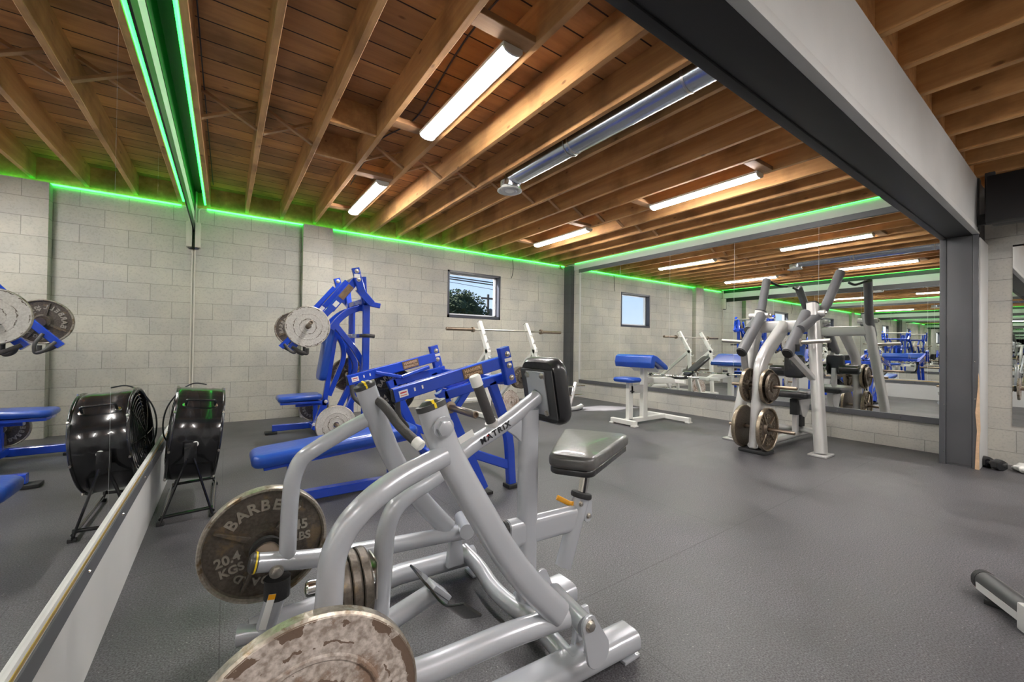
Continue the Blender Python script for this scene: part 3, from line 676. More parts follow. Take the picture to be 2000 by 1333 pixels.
# ================================================================== SMALL BUILDERS
def bar(a, b, w=.05, h=.05, hint=(0, 1, 0), c=.006): return sweep([a, b], pr(w, h, c), hint=hint)
def hexbolt(p, d, r=.011, t=.008):
    return join(lathe([(0, 0), (r*1.35, 0), (r*1.35, t*.25), (0, t*.25)], p, d, 18), lathe([(0, 0), (r, 0), (r, t), (r*.8, t*1.15), (0, t*1.15)], p, d, 6))
def bolts(parent, pts, d, r=.011, mat='steel'):
    for p in pts: mk('bolt', hexbolt(p, d, r, r*.8), mat, parent)
def tear(c1, r1, c2, r2, axis, lo, hi, bev=.002):
    c1, c2 = V(c1), V(c2); d = c2-c1; L = d.length; a0 = math.atan2(d.y, d.x); b = math.acos(max(-1, min(1, (r1-r2)/L)))
    P = []
    for i in range(15): t = a0+b+(2*PI-2*b)*i/14; P.append((c1.x+r1*math.cos(t), c1.y+r1*math.sin(t)))
    for i in range(15): t = a0-b+2*b*i/14; P.append((c2.x+r2*math.cos(t), c2.y+r2*math.sin(t)))
    return prism(P, axis, lo, hi, bev, 1)
def horn(parent, a, b, r=.021, mat='horn', name='weight_horn'):
    a, b = V(a), V(b); L = (b-a).length
    return mk(name, lathe([(0, 0), (r*1.9, 0), (r*1.9, .012), (r, .016), (r, L-.004), (r-.004, L), (r*.62, L), (r*.58, L-.02), (0, L-.02)], a, b-a, 24), mat, parent)

# ================================================================== SILVER SEATED ROW MACHINE IN THE FOREGROUND
YC, YN, YFA = 1.25, .90, 1.58
m = thing('row_machine', 'silver plate-loaded seated row machine with black pads, nearest the camera', 'exercise machine', (.65, 1.25, 0))
def mir(p): return (p[0], 2*YC-p[1], p[2])
# frame
mk('main_tube', tube([(1.001, 1.25, 0.849), (0.828, 1.25, 0.748), (0.689, 1.25, 0.692), (0.581, 1.25, 0.611), (0.492, 1.25, 0.578), (0.436, 1.25, 0.54), (0.41, 1.25, 0.471), (0.402, 1.25, 0.299), (.385, YC, .08)], .029, .09, 22), 'silver', m)
mk('upright', sweep([(0.959, 1.25, 0.803), (.955, YC, .07)], ps(.085, .052, 10), hint=(1, 0, 0)), 'silver', m)
mk('gusset', prism([(0.846, 1.25, 0.74)[::2], (0.923, 1.25, 0.771)[::2], (0.929, 1.25, 0.673)[::2], (0.893, 1.25, 0.708)[::2]], 'y', 1.24, 1.26, .003), 'silver', m)
mk('seat_beam', sweep([(0.859, 1.25, 0.345), (1.223, 1.25, 0.331)], ps(.105, .05, 10), hint=(0, 0, 1)), 'silver', m)
a_ = V((0.859, 1.25, 0.345)); d_ = (a_-V((1.223, 1.25, 0.331))).normalized()
mk('beam_cap', sweep([a_-d_*.002, a_+d_*.012], ps(.107, .052, 10), hint=(0, 0, 1)), 'rubber', m)
mk('beam_sleeve', sweep([a_-d_*.006, a_-d_*.05], ps(.112, .058, 10), hint=(0, 0, 1)), 'silver', m)
sp_ = mk('seat_post', tube([(1.246, 1.25, 0.416), (1.145, 1.25, 0.149)], .034, 0, 24), 'silver', m)
mk('post_slider', sweep([(1.237, 1.25, 0.381), (1.283, 1.25, 0.558)], pr(.036, .026, .004), hint=(1, 0, 0)), 'chrome', m)
mk('slider_slot', xf(box(-.004, -.002, -.05, .004, .002, .06), Matrix.Translation(V((1.254, 1.25, 0.464))+V((0, -.0135, 0))) @ Matrix.Rotation(.19, 4, 'Y')), 'black_ink', m)
pt = V((1.243, 1.25, 0.417)); pd = (V((1.283, 1.25, 0.558))-V((1.237, 1.25, 0.381))).normalized()
mk('collar', lathe([(.018, -.008), (.042, -.008), (.045, 0), (.042, .012), (.018, .014)], pt, pd, 28, closed=True), 'rubber', m)
mk('adjuster_lever', tube([V((1.178, 1.25, 0.394))+V((.02, .0, -.005)), (1.194, 1.27, 0.386), (1.152, 1.3, 0.411)], .0105, .01, 12), 'orange', m)
mk('adjuster_lug', tear((1.262, .33), .022, (1.262, .385), .022, 'y', 1.225, 1.262), 'silver', m)
bolts(m, [(1.262, 1.224, .335), (1.205, 1.214, .40)], (0, -1, 0), .009)
# seat
sd = V((.84, .54, 0)).normalized()
sm_ = Matrix.Translation((1.222, 1.212, .628)) @ Matrix.Rotation(math.atan2(sd.y, sd.x), 4, 'Z')
mk('seat', xf(padbox(.50, .30, .05, .018, taper=.58, corner=.04), sm_), 'grey_vinyl', m)
mk('seat_base', xf(padbox(.485, .285, .026, .006, taper=.58, corner=.04), Matrix.Translation((0, 0, -.036)) @ sm_), 'black_vinyl', m)
# chest pad
cm = frame((1.045, YC, .873), (-.19, 0, .98), (0, -1, 0))
mk('chest_pad', xf(padbox(.262, .225, .065, .028, corner=.05), cm), 'black_vinyl', m)
mk('pad_plate', xf(box(-.10, -.095, -.043, .092, .095, -.036, .003), cm), 'cap_grey', m)
mk('pad_mount', xf(box(-.085, -.055, -.05, .085, .055, -.043, .003), cm), 'silver', m)
for q in ((.07, .045), (.07, -.045), (-.075, .045), (-.075, -.045)): mk('bolt', xf(hexbolt((q[0], q[1], -.05), (0, 0, -1), .009, .007), cm), 'steel', m)
# base
mk('base_rail', sweep([(1.16, .925, .052), (.12, .99, .052)], prr(.10, .068, .026), hint=(0, 1, 0)), 'silver', m)
mk('base_rail', tube([(0.965, 1.667, 0.07), (0.621, 1.697, 0.07), (0.26, 1.646, 0.07), (.08, 1.64, .07)], .041, 0, 22), 'silver', m)
mk('base_block', sweep([(.94, YC, .055), (1.165, YC, .055)], prr(.13, .075, .028), hint=(0, 1, 0)), 'silver', m)
mk('curved_base', tube([(0.914, 1.675, 0.1), (0.931, 1.548, 0.07), (0.904, 1.405, 0.06), (0.909, 1.275, 0.055), (0.933, 1.164, 0.055), (.90, .93, .055)], .032, .12, 20), 'silver', m)
mk('rear_cross_tube', tube([(.30, .98, .055), (.30, 1.65, .06)], .036, 0, 20), 'silver', m)
mk('floor_plate', box(.925, 1.60, 0, 1.0, 1.68, .012, .003), 'silver', m)
mk('floor_plate', box(1.09, .885, 0, 1.165, .965, .012, .003), 'silver', m)
mk('floor_plate', box(.09, .94, 0, .16, 1.02, .015, .003), 'silver', m); mk('floor_plate', box(.09, 1.6, 0, .16, 1.68, .03, .003), 'silver', m)
# foot plate
mk('foot_tube', tube([(.33, YC, .06), (0.366, 1.25, 0.177), (0.576, 1.25, 0.234)], .031, .05, 20), 'silver', m)
fm = frame((0.579, 1.24, 0.235), (0, 1, 0), (-.72, 0, .69))
mk('foot_plate', xf(sweep([(.155, 0, 0), (-.09, 0, 0), (-.13, .0, .006), (-.165, 0, .03), (-.185, 0, .045)], pr(.085, .008, .002), hint=(0, 1, 0), rad=.03), fm), 'black_metal', m)
mk('foot_bracket', xf(box(-.03, -.04, .004, .03, .04, .02, .003), fm), 'silver', m)
# arms
near_main = [(0.424, 0.95, 0.89), (0.452, 0.94, 0.798), (0.495, 0.925, 0.709), (0.548, 0.91, 0.612), (0.614, 0.9, 0.499), (0.694, 0.89, 0.39), (0.797, 0.885, 0.281)]
far_main = [(0.418, 1.52, 0.889), (0.463, 1.53, 0.776), (0.512, 1.545, 0.65), (0.585, 1.56, 0.519), (0.675, 1.575, 0.395), (0.788, 1.585, 0.266)]
near_conn = [(0.448, 0.925, 0.774), (0.328, 0.91, 0.741), (0.261, 0.9, 0.71), (0.212, 0.9, 0.664), (0.186, 0.9, 0.608), (0.182, 0.9, 0.509), (.175, .90, .36)]
far_conn = [(0.479, 1.54, 0.79), (0.364, 1.56, 0.732), (0.268, 1.57, 0.678), (0.222, 1.58, 0.647), (0.196, 1.58, 0.582), (0.188, 1.58, 0.47), (0.185, 1.58, 0.315)]
near_low = [(0.828, 0.89, 0.259), (0.772, 0.9, 0.259), (0.61, 0.9, 0.277), (0.483, 0.9, 0.281), (0.372, 0.9, 0.286), (.20, .90, .325), (.045, .90, .345)]
far_low = [(0.862, 1.58, 0.232), (0.81, 1.58, 0.238), (0.589, 1.58, 0.256), (0.273, 1.58, 0.286), (0.098, 1.58, 0.323)]
for nm_, mainp, conn, low, sgn in (('near', near_main, near_conn, near_low, -1), ('far', far_main, far_conn, far_low, 1)):
    yy = YN if sgn < 0 else YFA
    arm = mk('lever_arm', sweep(mainp, ps(.076, .052, 10), hint=(1, 0, 0), rad=.07), 'silver', m)
    mk('link_tube', tube(conn, .027, .07, 22), 'silver', arm)
    mk('weight_tube', tube(low, .031, .09, 22), 'silver', arm)
    t0 = V(mainp[0]); td = (t0-V(mainp[1])).normalized()
    mk('end_cap', join(sweep([t0-td*.002, t0+td*.012], ps(.078, .054, 10), hint=(1, 0, 0)), sweep([t0+td*.012, t0+td*.02], ps(.062, .040, 10), hint=(1, 0, 0), scale=lambda s: 1-s*.35)), 'cap_grey', arm)
    mk('cap_stripe', sweep([t0+td*.0, t0+td*.0128], pr(.007, .0555, .001), hint=(1, 0, 0)), 'yellow', arm)
    mk('cap_stripe', sweep([t0+td*.0128, t0+td*.0208], pr(.007, .040, .001), hint=(1, 0, 0)), 'yellow', arm)
    l0 = V(low[-1]); ld = (l0-V(low[-2])).normalized()
    mk('end_cap', lathe([(0, 0), (.032, 0), (.032, .016), (.024, .024), (0, .024)], l0, ld, 22), 'cap_grey', arm)
    mk('cap_stripe', lathe([(.0325, .004), (.0335, .004), (.0335, .009), (.0325, .009)], l0, ld, 22, closed=True), 'yellow', arm)
    bolts(arm, [(.13, yy-.032, .335) if sgn < 0 else (0.15, 1.548, 0.293)], (0, -1, 0), .016)
    mk('horn_hub', lathe([(0, 0), (.052, 0), (.052, .02), (.036, .028), (.036, .06), (0, .06)], (.128, yy+sgn*.045, .367 if sgn < 0 else .327), (0, sgn, 0), 28), 'rubber', arm)
    horn(arm, (.128, yy+sgn*.03, .367 if sgn < 0 else .327), (.128, yy+sgn*.27, .367 if sgn < 0 else .327))
# pivots
mk('pivot_tube', tube([(0.948, 1.08, 0.193), (0.874, 0.85, 0.231)], .030, 0, 24), 'silver', m)
mk('pivot_tube', tube([(0.912, 1.7, 0.24), (0.835, 1.5, 0.269)], .030, 0, 24), 'silver', m)
pv = V((0.868, 0.84, 0.248)); pw = V((0.907, 0.84, 0.155))
tp = mk('pivot_plate', tear((pv.x, pv.z), .028, (pw.x, pw.z), .046, 'y', .832, .842), 'silver', m)
bolts(tp, [(pv.x, .832, pv.z)], (0, -1, 0), .013)
mk('pivot_plate', tear((pv.x+.03, pv.z+.01), .027, (pw.x+.03, pw.z), .036, 'y', 1.085, 1.095), 'silver', m)
mk('pivot_bracket', prism([(.93, .06), (1.03, .06), (.99, .165), (.95, .165)], 'y', .905, .925, .004), 'silver', m)
mk('pivot_bracket', prism([(.93, .06), (1.03, .06), (1.0, .19), (.95, .19)], 'y', .965, .98, .004), 'silver', m)
mk('pivot_bracket', prism([(.80, .08), (.88, .08), (.86, .25), (.82, .25)], 'y', 1.60, 1.63, .004), 'silver', m)
# handles
fh = [(0.435, 1.56, 0.842), (0.461, 1.51, 0.842), (0.481, 1.46, 0.812), (0.504, 1.4, 0.758), (0.537, 1.33, 0.716)]
for pts in (fh, [mir(p) for p in fh]):
    hd = mk('handle', tube(pts, .0165, .04, 18), 'foam', m)
    e = V(pts[-1]); ed = (e-V(pts[-2])).normalized()
    mk('handle_collar', lathe([(0, -.002), (.019, -.002), (.019, .026), (.015, .03), (0, .03)], e, ed, 20), 'white_paint', hd)
    s_ = V(pts[0]); mk('handle_collar', lathe([(0, 0), (.022, 0), (.022, .01), (0, .01)], s_, V(pts[1])-s_, 20), 'silver', hd)
bolts(m, [V((0.438, 0.912, 0.846))], (0, -1, 0), .020, 'silver')
c0, c1 = V((0.79, 1.25, 0.768)), V((0.726, 1.25, 0.915)); cd_ = (c1-c0).normalized()
ch = mk('centre_grip', tube([c0, c1], .0185, 0, 20), 'foam', m)
mk('grip_collar', lathe([(0, -.022), (.024, -.022), (.024, .004), (0, .004)], c0, cd_, 22), 'silver_warm', ch)
mk('grip_collar', lathe([(0, -.012), (.021, -.012), (.021, .022), (.017, .027), (0, .027)], c1, cd_, 22), 'white_paint', ch)
# labels and lettering
ta, tb_ = V((0.718, 1.219, 0.71)), V((0.861, 1.219, 0.774)); tdv = (tb_-ta)
mk('lettering', text('MATRiX', .030, .0008, frame((ta+tb_)/2+V((0, .0005, -.004)), tdv, (-tdv.z, 0, tdv.x)), spacing=1.35), 'black_ink', m, label='dark machine lettering along the tube')
mk('red_mark', xf(prism([(-.004, 0), (.004, 0), (0, .006)], 'z', 0, .0012), frame(V((0.756, 1.218, 0.73)), tdv, (-tdv.z, 0, tdv.x))), 'red_ink', m)
mk('sticker', xf(box(-.035, -.012, 0, .035, .012, .001), frame(V((0.667, 1.221, 0.723))+V((.0, .0, .012)), tdv, (-tdv.z, .0, tdv.x))), 'white_label', m, label='worn white and yellow sticker')
la, lb_ = V((0.324, 1.535, 0.714)), V((0.384, 1.528, 0.752)); lv = lb_-la; sn = V((-.15, -.8, .55)); sn = (sn-lv*(sn.dot(lv)/lv.length_squared)).normalized(); sq = (V((0.332, 1.57, 0.706))+V((0.394, 1.565, 0.745)))/2 + sn*.0275
mk('arm_sticker', join(xf(box(-.032, -.007, 0, .032, .007, .0012), frame(sq, lv, sn.cross(lv)))), 'white_label', m, label='long white sticker with black serial bar')
mk('arm_sticker_print', xf(join(box(-.026, -.003, .0012, .026, .0035, .0018)), frame(sq, lv, sn.cross(lv))), 'black_ink', m)
# stop post under the far weight tube
st = mk('stop_post', tube([(0.158, 1.6, 0.196), (0.122, 1.6, 0.082), (.05, 1.62, .08)], .033, 0, 20), 'silver', m)
mk('bumper', tube([(0.159, 1.6, 0.249), (0.158, 1.6, 0.184)], .040, 0, 20), 'rubber', m)
sa = V((0.127, 1.56, 0.163)); 
mk('warning_label', xf(box(-.011, -.055, 0, .011, .055, .0015), frame(sa, (.95, .1, -.25), (.25, 0, .97))), 'white_label', m, label='white warning label with orange top')
mk('warning_heading', xf(box(-.011, .038, .0015, .011, .055, .002), frame(sa, (.95, .1, -.25), (.25, 0, .97))), 'orange', m)
# storage horn on the frame tube
mk('horn_bracket', box(.372, YC-.045, .30, .378, YC+.045, .41, .002), 'steel', m)
horn(m, (.372, YC, .355), (0.192, 1.25, 0.368), .021, 'chrome')
for k in range(4):
    plate((.352-.029*k-.012, YC, .34), (-1, 0, 0), .100, .026, 'smalliron', ['small iron plate closest to the frame tube on the row machine storage peg', 'second small iron plate from the frame tube on the storage peg',
      'third small iron plate from the frame tube on the storage peg', 'outermost of the four small iron plates on the storage peg'][k], 'small plates on the row machine storage peg', roll=k)
plate((.128, .80, .367), (0, -1, 0), .2, .034, 'tan', 'large pitted tan weight plate cut by the bottom edge of the picture', roll=.6)
plate((.131, 1.715, .327), (0, -1, 0), .2, .048, 'deep', 'dark iron lettered weight plate on the far arm of the silver row machine', roll=.12)

# ================================================================== BLUE SEATED PRESS MACHINE BY THE BACK WALL
m = thing('press_machine', 'tall blue plate-loaded machine with blue seat and back pad by the back wall', 'exercise machine', (.95, 4.88, 0))
yn, yf, yc = 4.57, 5.19, 4.88
def two(f):            # the same part on both sides of the machine's centre plane
    f(1); f(-1)
def yy_(s, off): return yc - s*off
mk('base_rail', bar((.45, 5.37, .065), (1.3, 5.37, .065), .06, .07), 'blue', m)
mk('base_rail', bar((.45, 4.32, .065), (1.3, 4.32, .065), .06, .07), 'blue', m)
for y in (5.37, 4.32): mk('foot', box(.38, y-.06, 0, .50, y+.06, .028, .006), 'rubber', m); mk('foot', box(1.2, y-.05, 0, 1.3, y+.05, .03, .006), 'rubber', m)
mk('cross_rail', bar((.86, 4.32, .075), (.86, 5.37, .075), .07, .06, (1, 0, 0)), 'blue', m)
mk('cross_rail', bar((1.255, 4.32, .075), (1.255, 5.37, .075), .07, .06, (1, 0, 0)), 'blue', m)
for y in (yn, yf):
    u_ = mk('upright', bar((1.255, y, .03), (1.255, y, 1.50), .07, .05, (1, 0, 0)), 'blue', m)
    mk('top_plate', bar((1.20, y, 1.49), (1.40, y, 1.46), .05, .055), 'blue', m)
for s in (1, -1):
    y = yy_(s, .17)
    fr_ = mk('curved_frame', sweep([(.93, y, 1.19), (1.0, y, 1.30), (1.10, y, 1.39), (1.27, y, 1.455)], pr(.065, .05, .006), hint=(0, 0, 1), rad=.06), 'blue', m)
    mk('brace', sweep([(.965, y, 1.24), (1.18, y, .97), (1.275, y, .80), (1.25, y, .66), (1.19, y, .50), (.99, y, .06)], pr(.06, .052, .006), hint=(1, 0, 0), rad=.09), 'blue', m)
    mk('head_bracket', bar((1.10, yy_(s, .44), 1.83), (1.165, yy_(s, .44), 1.60), .075, .045, (1, 0, 0)), 'blue', m)
    bolts(m, [(1.118-.006, yy_(s, .44)-.023, 1.795), (1.138-.006, yy_(s, .44)-.023, 1.71)], (0, -1, 0), .017)
    mk('head_link', bar((1.14, yy_(s, .42), 1.62), (1.285, yy_(s, .40), 1.47), .075, .05, (1, 0, 0)), 'blue', m)
    mk('head_post', bar((1.23, yy_(s, .32), 1.48), (1.20, yy_(s, .36), 1.76), .06, .05, (1, 0, 0)), 'blue', m)
    arm = mk('lever_arm', bar((1.13, yy_(s, .38), 1.72), (.875, yy_(s, .38), 1.385), .075, .05, (0, 0, 1)), 'blue', m)
    mk('arm_strut', bar((1.05, yy_(s, .30), 1.70), (.83, yy_(s, .34), 1.42), .05, .03, (0, 0, 1)), 'blue', arm)
    mk('lower_arm', bar((.885, yy_(s, .40), 1.40), (.515, yy_(s, .40), .985), .06, .045, (0, 0, 1)), 'blue', arm)
    horn(arm, (.655, yy_(s, .43), 1.195), (.655, yy_(s, .68), 1.235), .019)
    g_ = mk('handle', tube([(.55, yy_(s, .38), 1.02), (.60, yy_(s, .30), .94), (.65, yy_(s, .30), .92), (.655, yy_(s, .30), 1.0), (.62, yy_(s, .36), 1.09)], .014, .03, 12), 'foam', arm)
    mk('hand_grip', tube([(.53, yy_(s, .42), 1.0), (.60, yy_(s, .45), .955), (.66, yy_(s, .45), .93), (.66, yy_(s, .45), .99)], .016, .02, 12), 'foam', arm)
    pq = mk('arm_plaque', xf(box(-.085, -.032, 0, .085, .032, .003), frame((1.02, yy_(s, .38)-.0265, 1.575), (.255, 0, .335), (-.335, 0, .255))), 'brass_plaque', arm, label='brown brass maker plaque')
    mk('arm_label', xf(box(-.03, -.022, 0, .03, .022, .0015), frame((.925, yy_(s, .38)-.0265, 1.445), (.255, 0, .335), (-.335, 0, .255))), 'white_label', arm, label='white instruction sticker')
mk('sticker', box(1.085, 4.4145, 1.725, 1.145, 4.416, 1.765), 'white_label', m, label='white warning sticker')
mk('head_axle', cyl((1.16, 4.42, 1.76), (1.16, 5.34, 1.76), .02), 'steel', m)
mk('head_beam', bar((1.24, 4.48, 1.50), (1.24, 5.28, 1.50), .06, .06, (1, 0, 0)), 'blue', m)
mk('stop_bar', bar((1.20, 4.46, 1.125), (1.20, 5.25, 1.125), .045, .04, (0, 0, 1)), 'blue', m)
for s in (1, -1): mk('stop_grip', tube([(1.19, yy_(s, .36), 1.125), (1.20, yy_(s, .44), 1.125), (1.24, yy_(s, .47), 1.125), (1.30, yy_(s, .47), 1.12)], .02, .03, 12), 'foam', m)
mk('stop_label', box(1.175, 4.66, 1.105, 1.177, 4.82, 1.145), 'white_label', m)
bm2 = frame((.915, yc, .93), (.14, 0, .99), (0, 1, 0))   # back pad: normal towards -x
mk('back_pad', xf(padbox(.60, .26, .075, .03, corner=.06), frame((.905, yc, .93), (.14, 0, .99), (0, 1, 0))), 'blue_vinyl', m)
mk('pad_post', bar((.90, yc, .36), (1.02, yc, 1.26), .05, .06, (1, 0, 0)), 'blue', m)
mk('pad_support', bar((.87, yc, .08), (.905, yc, .42), .06, .06, (1, 0, 0)), 'blue', m)
mk('pad_brace', sweep([(1.0, yc, 1.18), (1.09, yc, 1.02), (1.10, yc, .86), (.95, yc, .46)], pr(.05, .05, .006), hint=(1, 0, 0), rad=.1), 'blue', m)
mk('seat', xf(padbox(.42, .30, .055, .025, corner=.05), Matrix.Translation((.655, yc, .462)) @ Matrix.Rotation(-.03, 4, 'Y')), 'blue_vinyl', m)
mk('seat_board', box(.47, yc-.12, .40, .86, yc+.12, .425, .004), 'blue', m)
mk('seat_bracket', join(bar((.62, yc, .385), (.94, yc, .39), .06, .05), bar((.90, yc, .40), (.80, yc, .10), .045, .05, (1, 0, 0))), 'blue', m)
bolts(m, [(.915, yc-.032, .40), (.80, yc-.026, .16)], (0, -1, 0), .014, 'white_paint')
for y0, y1, x, z, l in ((4.30, 4.06, .89, .255, 0), (5.40, 5.62, .90, .26, 1)):
    mk('horn_post', bar((x, y0, .06), (x, y0, .32), .05, .05, (1, 0, 0)), 'blue', m); horn(m, (x, y0, z), (x, y1, z), .019)
horn(m, (1.255, 5.215, .66), (1.255, 5.43, .66), .019)
horn(m, (1.255, 4.545, .66), (1.255, 4.40, .66), .019)
plate((.655, 4.385, 1.20), (0, -1, 0), .2, .034, 'flat', 'worn off-white weight plate on the raised near arm of the tall blue machine')
plate((.655, 5.375, 1.20), (0, -1, 0), .2, .036, 'deep', 'dark iron weight plate on the raised far arm of the tall blue machine', roll=1.1)
plate((.89, 4.22, .255), (0, -1, 0), .185, .03, 'flat', 'worn grey weight plate low on the near foot of the tall blue machine', roll=.8)
plate((.90, 5.48, .26), (0, -1, 0), .17, .03, 'deep', 'dark weight plate low behind the seat of the tall blue machine', roll=2)
plate((1.235, 5.29, .66), (0, -1, 0), .2, .036, 'bronze', 'bronze lettered weight plate behind the curved braces of the tall blue machine', roll=1.3)

# ================================================================== BLUE BENCH ROW MACHINE IN THE MIDDLE
m = thing('bench_row_machine', 'blue plate-loaded row machine with a long flat blue bench in the middle of the room', 'exercise machine', (1.0, 2.98, 0))
yc = 2.98
mk('base_rail', bar((.36, yc, .045), (1.62, yc, .045), .07, .06), 'blue', m)
mk('bench_post', bar((.38, yc, .06), (.36, yc, .33), .06, .06, (1, 0, 0)), 'blue', m)
mk('bench_post', bar((1.02, yc, .06), (1.02, yc, .40), .06, .06, (1, 0, 0)), 'blue', m)
mk('foot', box(.30, yc-.16, 0, .42, yc+.16, .018, .005), 'rubber', m); mk('foot', box(1.50, yc-.06, 0, 1.62, yc+.06, .018, .005), 'rubber', m)
mk('bench', xf(padbox(1.04, .30, .075, .03, corner=.06), frame((.655, yc, .372), (1, 0, .085), (0, 1, 0))), 'blue_vinyl', m)
mk('bench_board', xf(box(-.46, -.11, -.065, .50, .11, -.036, .004), frame((.655, yc, .372), (1, 0, .085), (0, 1, 0))), 'blue', m)
for s in (1, -1):
    y = yc-s*.50; yo = yc-s*.56; fc = y-.026
    mk('leg', bar((1.165, y, .735), (1.50, y, .035), .075, .05, (1, 0, 0)), 'blue', m)
    mk('foot', box(1.44, y-.05, 0, 1.56, y+.05, .02, .005), 'rubber', m)
    mk('leg', sweep([(1.56, y, .78), (1.66, y, .55), (1.72, y, .36), (1.745, y, .03)], pr(.065, .05, .006), hint=(1, 0, 0), rad=.12), 'blue', m)
    mk('foot', box(1.70, y-.045, 0, 1.79, y+.045, .03, .005), 'rubber', m)
    mk('lower_brace', bar((1.33, y, .33), (1.71, y, .17), .065, .035, (0, 0, 1)), 'blue', m)
    mk('upper_rail', bar((1.19, y, .71), (1.67, y, .815), .065, .05, (0, 0, 1)), 'blue', m)
    mk('brace', bar((1.25, y, .58), (1.42, y, .80), .045, .04, (1, 0, 0)), 'blue', m)
    arm = mk('lever_arm', bar((.83, yo, .735), (1.60, yo, .925), .085, .05, (0, 0, 1)), 'blue', m)
    mk('arm_end', bar((.822, yo, .733), (.832, yo, .735), .075, .04, (0, 0, 1)), 'rubber', arm)
    mk('arm_label', xf(box(-.028, -.02, 0, .028, .02, .0015), frame((.885, yo-.0262, .748), (.77, 0, .19), (-.19, 0, .77))), 'white_label', arm, label='white sticker with red print')
    mk('arm_label_print', xf(join(box(-.02, .002, .0015, .02, .01, .002), box(-.02, -.012, .0015, .02, -.008, .002)), frame((.885, yo-.0262, .748), (.77, 0, .19), (-.19, 0, .77))), 'red_ink', arm)
    pm = frame((1.36, yo-.0265, .866), (.77, 0, .19), (-.19, 0, .77))
    pl_ = mk('maker_plaque', xf(box(-.075, -.034, 0, .075, .034, .003), pm), 'brass_plaque', arm, label='aged brass plaque reading HAMMER STRENGTH')
    mk('plaque_lettering', xf(join(text('HAMMER', .030, .001, Matrix.Translation((0, .014, .004)), spacing=1.05), text('STRENGTH', .026, .001, Matrix.Translation((0, -.016, .004)))), pm), 'raw_wood', pl_)
    for dx in (.07, .12): mk('paint_chip', xf(box(-.005, -.012, 0, .005, .010, .001), frame((.885+dx, yo-.0262, .753+dx*.247), (.85, 0, .19), (-.19, 0, .77))), 'white_label', arm)
    hb = mk('pivot_bracket', bar((1.595, yo-s*.03, 1.03), (1.665, yo-s*.03, .775), .08, .055, (1, 0, 0)), 'blue', m)
    bolts(hb, [(1.615, yo-s*.03-.0285, .985), (1.633, yo-s*.03-.0285, .905), (1.655, yo-s*.03-.0285, .82)], (0, -1, 0), .015)
    mk('sticker', xf(box(-.03, -.012, 0, .03, .012, .0015), frame((1.624, yo-s*.03-.0282, .945), (1, 0, .2), (-.2, 0, 1))), 'white_label', hb)
    horn(m, (1.225, y-s*.025, .63), (1.225, y-s*.37, .63), .021)
    g_ = mk('handle', tube([(.86, yo+s*.01, .70), (.87, yo+s*.02, .60), (.94, yo+s*.06, .53), (.97, yo+s*.14, .50)], .017, .04, 14), 'foam', arm)
    mk('arm_rib', bar((1.05, yo+s*.04, .80), (1.25, yo+s*.10, .76), .03, .04, (0, 0, 1)), 'blue', arm)
    mk('arm_rib', bar((1.25, yo+s*.10, .76), (1.50, yo+s*.10, .84), .03, .04, (0, 0, 1)), 'blue', arm)
mk('cross_rail', bar((1.66, yc-.5, .79), (1.66, yc+.5, .79), .05, .06, (1, 0, 0)), 'blue', m)
mk('cross_rail', bar((1.47, yc-.5, .10), (1.47, yc+.5, .10), .05, .05, (1, 0, 0)), 'blue', m)
plate((1.225, yc+.58, .63), (0, -1, 0), .2, .034, 'black', 'black weight plate on the far side of the blue bench row machine', roll=.4)

# ================================================================== SILVER LAT PULLDOWN IN FRONT OF THE RIGHT MIRROR
m = thing('pulldown_machine', 'silver plate-loaded pulldown machine with grey sleeved arms in front of the mirror', 'exercise machine', (4.9, 1.97, 0))
yc = 1.97
for s in (1, -1):
    lo = (4.80, yc-s*.42, .0); hi = (5.06, yc-s*.255, 1.52 if s > 0 else 1.47)
    mk('upright', sweep([(4.80, yc-s*.42, .02), hi], prr(.135, .09, .03), hint=(1, 0, 0)), 'silver_warm', m)
    mk('upright_cap', sweep([hi, (hi[0]+.002, hi[1]+s*.002, hi[2]+.012)], prr(.139, .094, .032), hint=(1, 0, 0)), 'cap_grey', m)
    mk('foot_plate', box(4.69, yc-s*.42-.08, 0, 4.91, yc-s*.42+.08, .022, .01), 'silver_warm', m)
    ax = V((5.05, yc-s*.262, 1.42))
    mk('pivot_axle', cyl(ax+V((0, s*.10, 0)), ax-V((0, s*.11, 0)), .032, 20, .004), 'silver_warm', m)
    bolts(m, [ax-V((0, .11 if s > 0 else -.11+.22, 0))], (0, -1, 0), .016)
    ya = yc-s*.235
    arm = mk('lever_arm', sweep([(5.47, yc-s*.37, 1.885), (5.22, yc-s*.32, 1.50), (5.12, yc-s*.30, 1.42), (4.76, yc-s*.25, 1.24)], ps(.10, .085, 8), hint=(1, 0, 0), rad=.09), 'grey_grip', m)
    mk('lower_arm', sweep([(4.99, yc-s*.22, 1.415), (4.545, yc-s*.22, 1.00)], ps(.12, .095, 8), hint=(1, 0, 0)), 'grey_grip', arm)
    mk('arm_end_cap', sweep([(4.548, yc-s*.22, 1.003), (4.535, yc-s*.22, .991)], ps(.105, .08, 8), hint=(1, 0, 0)), 'rubber', arm)
    horn(arm, (4.72, yc-s*.26, 1.11), (4.72, yc-s*.52, 1.13), .021, 'steel')
    mk('stop_block', box(4.60, yc-s*.26-.02, 1.02, 4.68, yc-s*.26+.02, 1.09, .006), 'rubber', arm)
    mk('handle', tube([(5.46, yc-s*.36, 1.885), (5.55, yc-s*.34, 1.86), (5.68, yc-s*.30, 1.82), (5.84, yc-s*.29, 1.835)], .014, .06, 12), 'rubber', arm)
    mk('side_strut', bar((4.62, yc-s*.23, .98), (4.90, yc-s*.335, .72), .06, .045, (0, 1, 0)), 'silver_warm', m)
